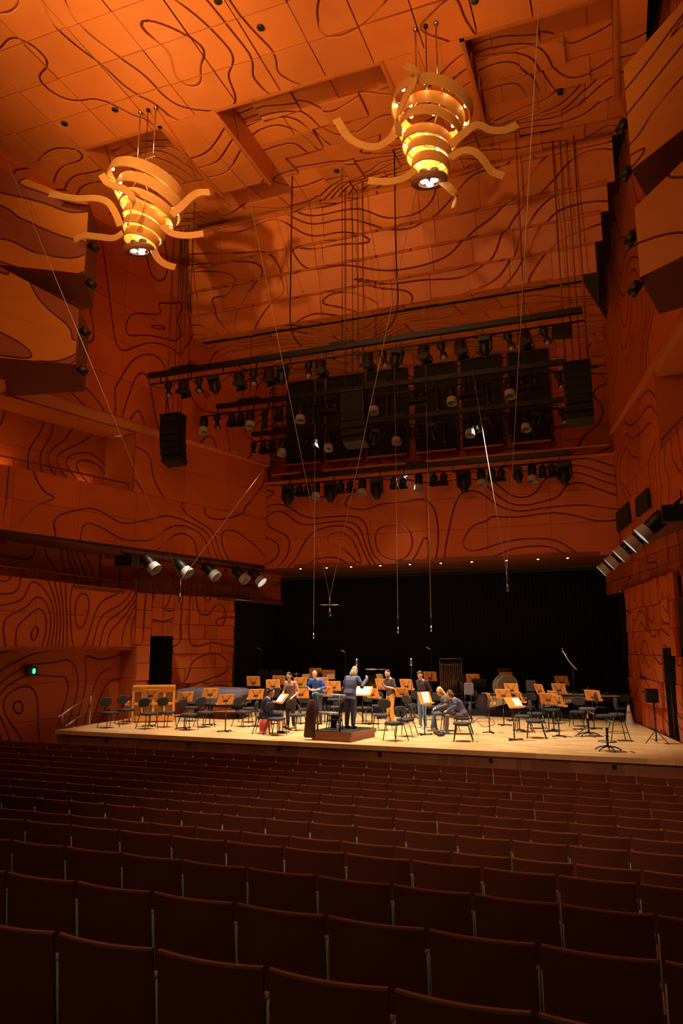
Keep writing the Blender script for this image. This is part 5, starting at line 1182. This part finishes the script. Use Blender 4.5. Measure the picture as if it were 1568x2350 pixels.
def person(label, loc, rz, P):
    """P: pose and outfit; local x = right, y = forward, z = up, origin under the pelvis on the ground"""
    root = empty('person', loc, math.radians(rz), label, 'person')
    fem = P.get('fem', False); k = P.get('h', 1.72)/1.72; hipz = P.get('hip', .93)*(k if 'hip' not in P else 1)
    hip = Vector((0, 0, hipz)); U = T(*hip) @ RZ(P.get('twist', 0)) @ RX(-P.get('lean', 0)) @ RY(P.get('side', 0)) @ T(0, 0, 0)
    def up(x, y, z): return U @ Vector((x*k, y*k, z*k))
    ax = (U.to_3x3() @ Vector((1, 0, 0))); ay = (U.to_3x3() @ Vector((0, 1, 0)))
    sw = .165 if fem else .19; ww = .115 if fem else .145; hw = .165 if fem else .155
    slouch = P.get('slouch', 0)
    R = [(-.06, hw*.9, .115), (.02, hw, .125), (.14, ww, .10), (.26, ww*1.12, .115), (.38, sw*.92, .12 if not fem else .13), (.46, sw*.93, .095), (.50, sw*.6, .07), (.53, .065, .06)]
    def rings(g=0, z0=-9, z1=9): return [(up(0, -.02+slouch*max(0, z)**2, z), rx+g, ry+g, ax, ay) for z, rx, ry in R if z0 <= z <= z1]
    neckb = up(0, -.015+slouch*.25, .50); hb = up(0, .01+slouch*.3, .56)
    H = T(*hb) @ U.to_3x3().to_4x4() @ RZ(P.get('hyaw', 0)) @ RX(-P.get('hpitch', 0)) @ Matrix.Scale(k, 4)
    skin = P.get('skin', m_skin)
    b = MB(); loft(b, rings()); limb(b, [neckb, hb, H @ Vector((0, .01, .05))], [.058, .054, .055])
    b.ball((0, 0, 0), (.074, .094, .105), 20, 14, H @ T(0, .005, .125)); b.ball((0, 0, 0), (.056, .066, .06), 16, 10, H @ T(0, .035, .055)); b.ball((0, 0, 0), (.03, .02, .016), 10, 8, H @ T(0, .088, .020))
    b.tube([H @ Vector((0, .098, .125)), H @ Vector((0, .118, .085)), H @ Vector((0, .102, .078))], [.008, .014, .010], 8)
    b.ball((0, 0, 0), (.024, .01, .006), 10, 6, H @ T(0, .096, .052)); b.ball((0, 0, 0), (.03, .012, .007), 10, 6, H @ T(0, .09, .135))
    for s_ in (-1, 1): b.ball((0, 0, 0), (.010, .022, .032), 10, 8, H @ T(s_*.076, -.005, .105))
    sh = {s_: up(s_*sw, -.02+slouch*.2, .455) for s_ in (-1, 1)}
    arms = {}
    for s_ in (-1, 1):
        el, wr = P['arms'][0 if s_ < 0 else 1]; el, wr = Vector(el), Vector(wr); arms[s_] = (sh[s_], el, wr)
        limb(b, [sh[s_]-ax*.03*s_, sh[s_], (sh[s_]+el)/2, el, el*.6+wr*.4, wr], [.05, .050, .043, .034, .036, .024])
        hd = P.get('hands', [None, None])[0 if s_ < 0 else 1] or ((wr-el), (-s_, 0, 0), 35); hand(b, wr, hd[0], hd[1], hd[2], s_)
    legs = {}
    for s_ in (-1, 1):
        i = 0 if s_ < 0 else 1; hj = hip+Vector((s_*.09, 0, -.02)); kn = Vector(P['knees'][i]) if 'knees' in P else Vector((s_*.10, .02, .50*k)); an = Vector(P['ankles'][i]) if 'ankles' in P else Vector((s_*.11, -.01, .085)); legs[s_] = (hj, kn, an)
        limb(b, [hj, hj*.5+kn*.5, kn, kn*.65+an*.35, an], [.085, .072, .052, .050, .034])
        fd = Vector(P.get('feet', [(0, 1, 0), (0, 1, 0)])[i]).normalized(); limb(b, [an+Vector((0, 0, -.04))-fd*.04, an+fd*.06+Vector((0, 0, -.045)), an+fd*.14+Vector((0, 0, -.055))], [.032, .034, .025])
    o = b.build('body', skin, root); remesh(o, .0085, 2)
    # eyes, brows, glasses
    b = MB(); [b.ball((0, 0, 0), (.013, .007, .006), 8, 6, H @ T(s_*.032, .090, .112)) for s_ in (-1, 1)]; b.build('eyes', m_dull, root)
    if P.get('glasses'):
        b = MB(); [b.tube([H @ Vector((s_*.033+.024*math.cos(a*.63), .104, .110+.018*math.sin(a*.63))) for a in range(11)], .003, 5) for s_ in (-1, 1)]; [b.tube([H @ Vector((s_*.058, .10, .115)), H @ Vector((s_*.078, .0, .115))], .003, 5) for s_ in (-1, 1)]; b.build('glasses', m_black, root)
    if P.get('beard'):
        b = MB(); b.ball((0, 0, 0), (.060, .06, .045), 14, 8, H @ T(0, .042, .035)); b.ball((0, 0, 0), (.03, .012, .008), 8, 6, H @ T(0, .098, .066)); b.build('beard', P['haircol'], root)
    # hair
    if P.get('hair'):
        hs = P['hair']; b = MB(); b.ball((0, 0, 0), (.081, .090, .090), 18, 12, H @ T(0, -.026, .162))
        if hs == 'short': b.ball((0, 0, 0), (.080, .06, .08), 14, 10, H @ T(0, -.05, .11)); b.ball((0, 0, 0), (.055, .035, .022), 12, 8, H @ T(.01, .05, .232))
        if hs == 'bob': b.ball((0, 0, 0), (.088, .07, .11), 14, 10, H @ T(0, -.045, .09)); [b.ball((0, 0, 0), (.03, .06, .09), 12, 8, H @ T(s_*.07, -.01, .10)) for s_ in (-1, 1)]
        if hs in ('long', 'verylong', 'mane'):
            L = {'long': .20, 'verylong': .34, 'mane': .13}[hs]; rnd = random.Random(1)
            for a in range(13):
                an_ = math.radians(-20+220*a/12+160*0); x, y_ = .078*math.cos(math.radians(200+140*a/12)), .078*math.sin(math.radians(200+140*a/12))
                q = [H @ Vector((x*.8, y_*.8-.01, .19)), H @ Vector((x*1.1, y_*1.1-.01, .08)), H @ Vector((x*1.15+rnd.uniform(-.02, .02), y_*1.2-.01, .08-L*.5)), H @ Vector((x*1.05+rnd.uniform(-.02, .02), y_*1.1, .08-L-rnd.uniform(0, .05)))]
                b.tube(smooth(q, 4), [.028]*12+[.012], 8)
        if hs == 'bun': b.ball((0, 0, 0), (.05, .045, .05), 12, 8, H @ T(0, -.125, .09)); b.ball((0, 0, 0), (.078, .05, .07), 12, 8, H @ T(0, -.05, .10))
        if hs == 'thin':
            b = MB(); b.ball((0, 0, 0), (.080, .062, .075), 14, 10, H @ T(0, -.045, .13)); b.ball((0, 0, 0), (.078, .085, .05), 14, 8, H @ T(0, -.02, .188))
        o = b.build('hair', P['haircol'], root); remesh(o, .012, 1)
    # top
    b = MB(); z1 = P.get('neckline', .50); rr = rings(P.get('loose', .016), P.get('hem', -.06), z1); 
    if P.get('skirt_hem'): rr = [(up(0, -.02, P['skirt_hem']), hw+.05, .15, ax, ay)]+rr
    loft(b, rr); sl = P.get('sleeve', 1.0)
    if sl > 0:
        for s_ in (-1, 1):
            a, e_, w_ = arms[s_]; g = P.get('loose', .016)*.8; pts = [a-ax*.03*s_, a, (a+e_)/2, e_] if sl >= .5 else [a-ax*.03*s_, a, a+(e_-a)*sl*2]
            rd = [.056+g, .058+g*.5, .047+g, .040+g][:len(pts)]
            if sl > .5: t_ = (sl-.5)*2; pts.append(e_+(w_-e_)*t_*.93); rd.append(.034+g-.006*t_)
            limb(b, pts, rd)
    else:
        for s_ in (-1, 1): limb(b, [up(s_*.085, .06, .40), up(s_*.10, .0, .50), up(s_*.09, -.08, .42)], [.02, .017, .02])
    if P.get('collar'): limb(b, [neckb-ay*.02, neckb+ay*.0], [.068, .066])
    o = b.build(P.get('topname', 'shirt'), P['top'], root); remesh(o, .011, 2)
    # trousers or dress
    b = MB(); loft(b, [(hip+Vector((0, -.015, z)), hw+.014, .125, Vector((1, 0, 0)), Vector((0, 1, 0))) for z in (-.08, 0, .07)])
    for s_ in (-1, 1):
        hj, kn, an = legs[s_]; lw = P.get('legw', 1.0)
        if P.get('bare'): kn2 = kn+(kn-hj).normalized()*.02; limb(b, [hj, (hj+kn)/2, kn2], [.10, .095, .085])
        else: limb(b, [hj, hj*.5+kn*.5, kn, kn*.5+an*.5, an+(kn-an)*.06], [.097, .084*lw, .066*lw, .062*lw, .052*lw])
    if P.get('bare'): limb(b, [legs[-1][1]*.5+legs[1][1]*.5, hip], [.09, .11])
    o = b.build('skirt' if P.get('bare') else 'trousers', P['legs'], root); remesh(o, .011, 2)
    for s_ in (-1, 1):
        i = 0 if s_ < 0 else 1; an = legs[s_][2]; fd = Vector(P.get('feet', [(0, 1, 0), (0, 1, 0)])[i]).normalized(); b = MB(); dz = Vector((0, 0, -.048))
        limb(b, [an+dz-fd*.05, an+dz+fd*.06, an+fd*.15+Vector((0, 0, -.054))], [.037, .040, .030]); o = b.build('shoe', P.get('shoes', m_dull), root); remesh(o, .012, 1)
    if P.get('belt'):
        b = MB(); b.lathe([(.17, -.02), (.172, .02)], 24, T(hip.x, hip.y-.015, hip.z+.075) @ Matrix.Diagonal((1.02*(hw+.02)/.17, .80, 1, 1)), cap=False); b.build('belt', m_brown, root)
    return root
def gp(px, py, z=DECK): p = onz(px, py, z); return p
h_dark = simple('dark_brown_hair', (.035, .018, .010), .6, scale=60, var=.4); h_grey = simple('greying_fair_hair', (.42, .33, .20), .6, scale=60, var=.3)
h_blond = simple('blonde_hair', (.55, .34, .13), .6, scale=60, var=.35); h_brown = simple('auburn_brown_hair', (.12, .04, .02), .6, scale=60, var=.35)
c_navy = simple('navy_jersey', (.025, .028, .085), .85, scale=30); c_jacket = simple('slate_blue_jacket', (.095, .10, .19), .8, scale=25); c_jtr = simple('slate_blue_trousers', (.075, .085, .17), .8, scale=25)
c_blue = simple('cobalt_shirt', (.025, .09, .42), .75, scale=25); c_tank = simple('mottled_mauve_knit', (.20, .15, .19), .85, scale=90, var=.6); c_black = simple('black_trousers_cloth', (.015, .014, .016), .85)
c_dnavy = simple('dark_navy_trousers', (.045, .035, .07), .85); c_tee = simple('charcoal_tee', (.05, .035, .045), .85); c_must = simple('mustard_chinos', (.58, .27, .03), .8, scale=20)
c_swe = simple('aubergine_sweater', (.035, .018, .032), .9, scale=40); c_jean = simple('blue_denim', (.10, .18, .30), .8, scale=30, var=.3); c_djean = simple('dark_denim', (.05, .085, .14), .8, scale=30, var=.3)
c_gcoat = simple('grey_wool', (.11, .105, .10), .9, scale=40); c_purp = simple('purple_navy_jacket', (.075, .065, .15), .85, scale=25); c_gtr = simple('grey_brown_trousers', (.12, .095, .085), .85)
s_light = simple('pale_sneaker', (.5, .45, .5), .6); s_blue = simple('blue_sneaker', (.03, .18, .62), .5); s_tan = simple('tan_leather', (.45, .22, .14), .6); s_gry = simple('grey_sneaker', (.2, .2, .22), .6)
# seated woman in navy
p = gp(606, 1646, -2.03)
person('person in a navy dress with a dark bun seated in profile with folded arms', (p.x, p.y, DECK), -72, dict(fem=True, h=1.66, hip=.57, lean=8, slouch=.25, hpitch=18, hair='bun', haircol=h_dark, glasses=True,
    arms=[((-.22, .10, .82), (.02, .26, .88)), ((.21, .12, .80), (-.03, .24, .84))], hands=[((1, .3, 0), (0, -1, 0), 50), ((-1, .4, .2), (0, -1, 0), 50)],
    knees=[(-.08, .44, .50), (.06, .46, .56)], ankles=[(-.08, .46, .09), (-.03, .66, .22)], feet=[(0, 1, 0), (0, .9, -.35)], top=c_navy, topname='dress_top', legs=c_navy, bare=True, neckline=.47, sleeve=.85, shoes=m_dull))
# standing woman reading at a stand
p = gp(664, 1672)
person('person with long dark hair standing in a mauve tank top and black trousers', (p.x, p.y+.1, DECK), 172, dict(fem=True, h=1.76, lean=7, hpitch=32, hyaw=10, hair='long', haircol=h_dark, glasses=True,
    arms=[((-.27, -.02, 1.12), (-.22, .22, .98)), ((.25, .02, 1.14), (.24, .20, .93))], hands=[((.1, 1, -.3), (0, -.3, -1), 30), ((-.2, 1, -.3), (0, -.3, -1), 30)],
    top=c_tank, topname='tank_top', neckline=.40, sleeve=0, legs=c_black, shoes=s_tan, hem=-.06))
# bald man in blue
p = gp(728, 1662)
person('bald person in a cobalt blue shirt leaning forward with clasped hands', (p.x+.02, p.y, DECK), 175, dict(h=1.80, lean=14, hpitch=0, hyaw=-4, slouch=.15, arms=[((-.33, .10, 1.20), (-.06, .36, 1.12)), ((.33, .12, 1.20), (.07, .36, 1.12))],
    hands=[((1, .4, .1), (0, -1, 0), 60), ((-1, .4, .1), (0, -1, 0), 60)], top=c_blue, sleeve=.72, collar=True, legs=c_dnavy, loose=.02))
# conductor
person('person with fair grey hair and slate blue jacket conducting, seen from behind', pod(.10, .18, .256), -14, dict(h=1.74, lean=11, hpitch=12, hyaw=-6, slouch=.28, hair='mane', haircol=h_grey,
    arms=[((-.30, .10, 1.08), (-.22, .36, 1.10)), ((.33, .12, 1.16), (.34, .36, 1.36))], hands=[((.2, 1, 0), (0, 0, -1), 30), ((-.2, .6, .8), (-1, 0, 0), 45)],
    top=c_jacket, topname='jacket', hem=-.06, skirt_hem=-.14, loose=.03, legs=c_jtr, legw=1.15, shoes=m_dull))
# man in mustard trousers
p = gp(897, 1664)
person('bearded person in a charcoal tee and mustard trousers looking down at a stand', (p.x, p.y, DECK), 140, dict(h=1.80, lean=4, hpitch=20, hyaw=8, hair='thin', haircol=h_dark, beard=True,
    arms=[((-.26, -.02, 1.18), (-.17, .26, 1.24)), ((.27, .04, 1.16), (.16, .28, 1.26))], hands=[((.3, 1, .6), (0, 0, 1), 40), ((-.2, 1, .8), (0, 0, 1), 40)], top=c_tee, sleeve=.38, collar=False, neckline=.50, legs=c_must, belt=True, shoes=m_dull, legw=1.05))
# man in dark sweater and jeans
p = gp(970, 1671)
person('person standing in a dark sweater and blue jeans, hands behind back', (p.x, p.y+.05, DECK), 150, dict(h=1.78, lean=3, hpitch=26, hyaw=12, hair='short', haircol=h_dark,
    arms=[((-.26, -.12, 1.16), (-.10, -.24, .96)), ((.26, -.12, 1.16), (.08, -.24, .96))], hands=[((1, -.1, -.2), (0, -1, 0), 40), ((-1, -.1, -.2), (0, -1, 0), 40)], top=c_swe, topname='sweater', legs=c_jean, shoes=s_light, loose=.018))
# seated blonde woman
p = gp(1030, 1641, -2.03)
person('person with long blonde hair in a grey jacket and jeans seated with crossed hands', (p.x, p.y, DECK), 118, dict(fem=True, h=1.70, hip=.57, lean=12, slouch=.3, hpitch=20, hyaw=14, hair='verylong', haircol=h_blond,
    arms=[((-.22, .14, .78), (-.06, .38, .68)), ((.22, .14, .78), (.05, .38, .68))], knees=[(-.10, .46, .52), (.09, .46, .54)], ankles=[(-.06, .55, .09), (.06, .40, .10)], hands=[((.3, 1, -.3), (0, 0, -1), 50), ((-.3, 1, -.3), (0, 0, -1), 50)],
    top=c_gcoat, topname='jacket', loose=.028, legs=c_djean, shoes=s_gry, collar=True))
# seated woman in purple jacket
p = gp(1062, 1647, -2.03)
person('person with short brown hair in a purple jacket bending forward on a chair', (p.x, p.y, DECK), 104, dict(fem=True, h=1.68, hip=.57, lean=20, slouch=.35, hpitch=12, hyaw=-6, hair='bob', haircol=h_brown,
    arms=[((-.23, .22, .80), (-.08, .44, .66)), ((.23, .22, .80), (.06, .44, .66))], knees=[(-.10, .45, .52), (.09, .47, .53)], ankles=[(-.09, .48, .09), (.09, .50, .09)], hands=[((.3, 1, -.3), (0, 0, -1), 50), ((-.3, 1, -.3), (0, 0, -1), 50)],
    top=c_purp, topname='jacket', loose=.022, legs=c_gtr, shoes=s_blue))
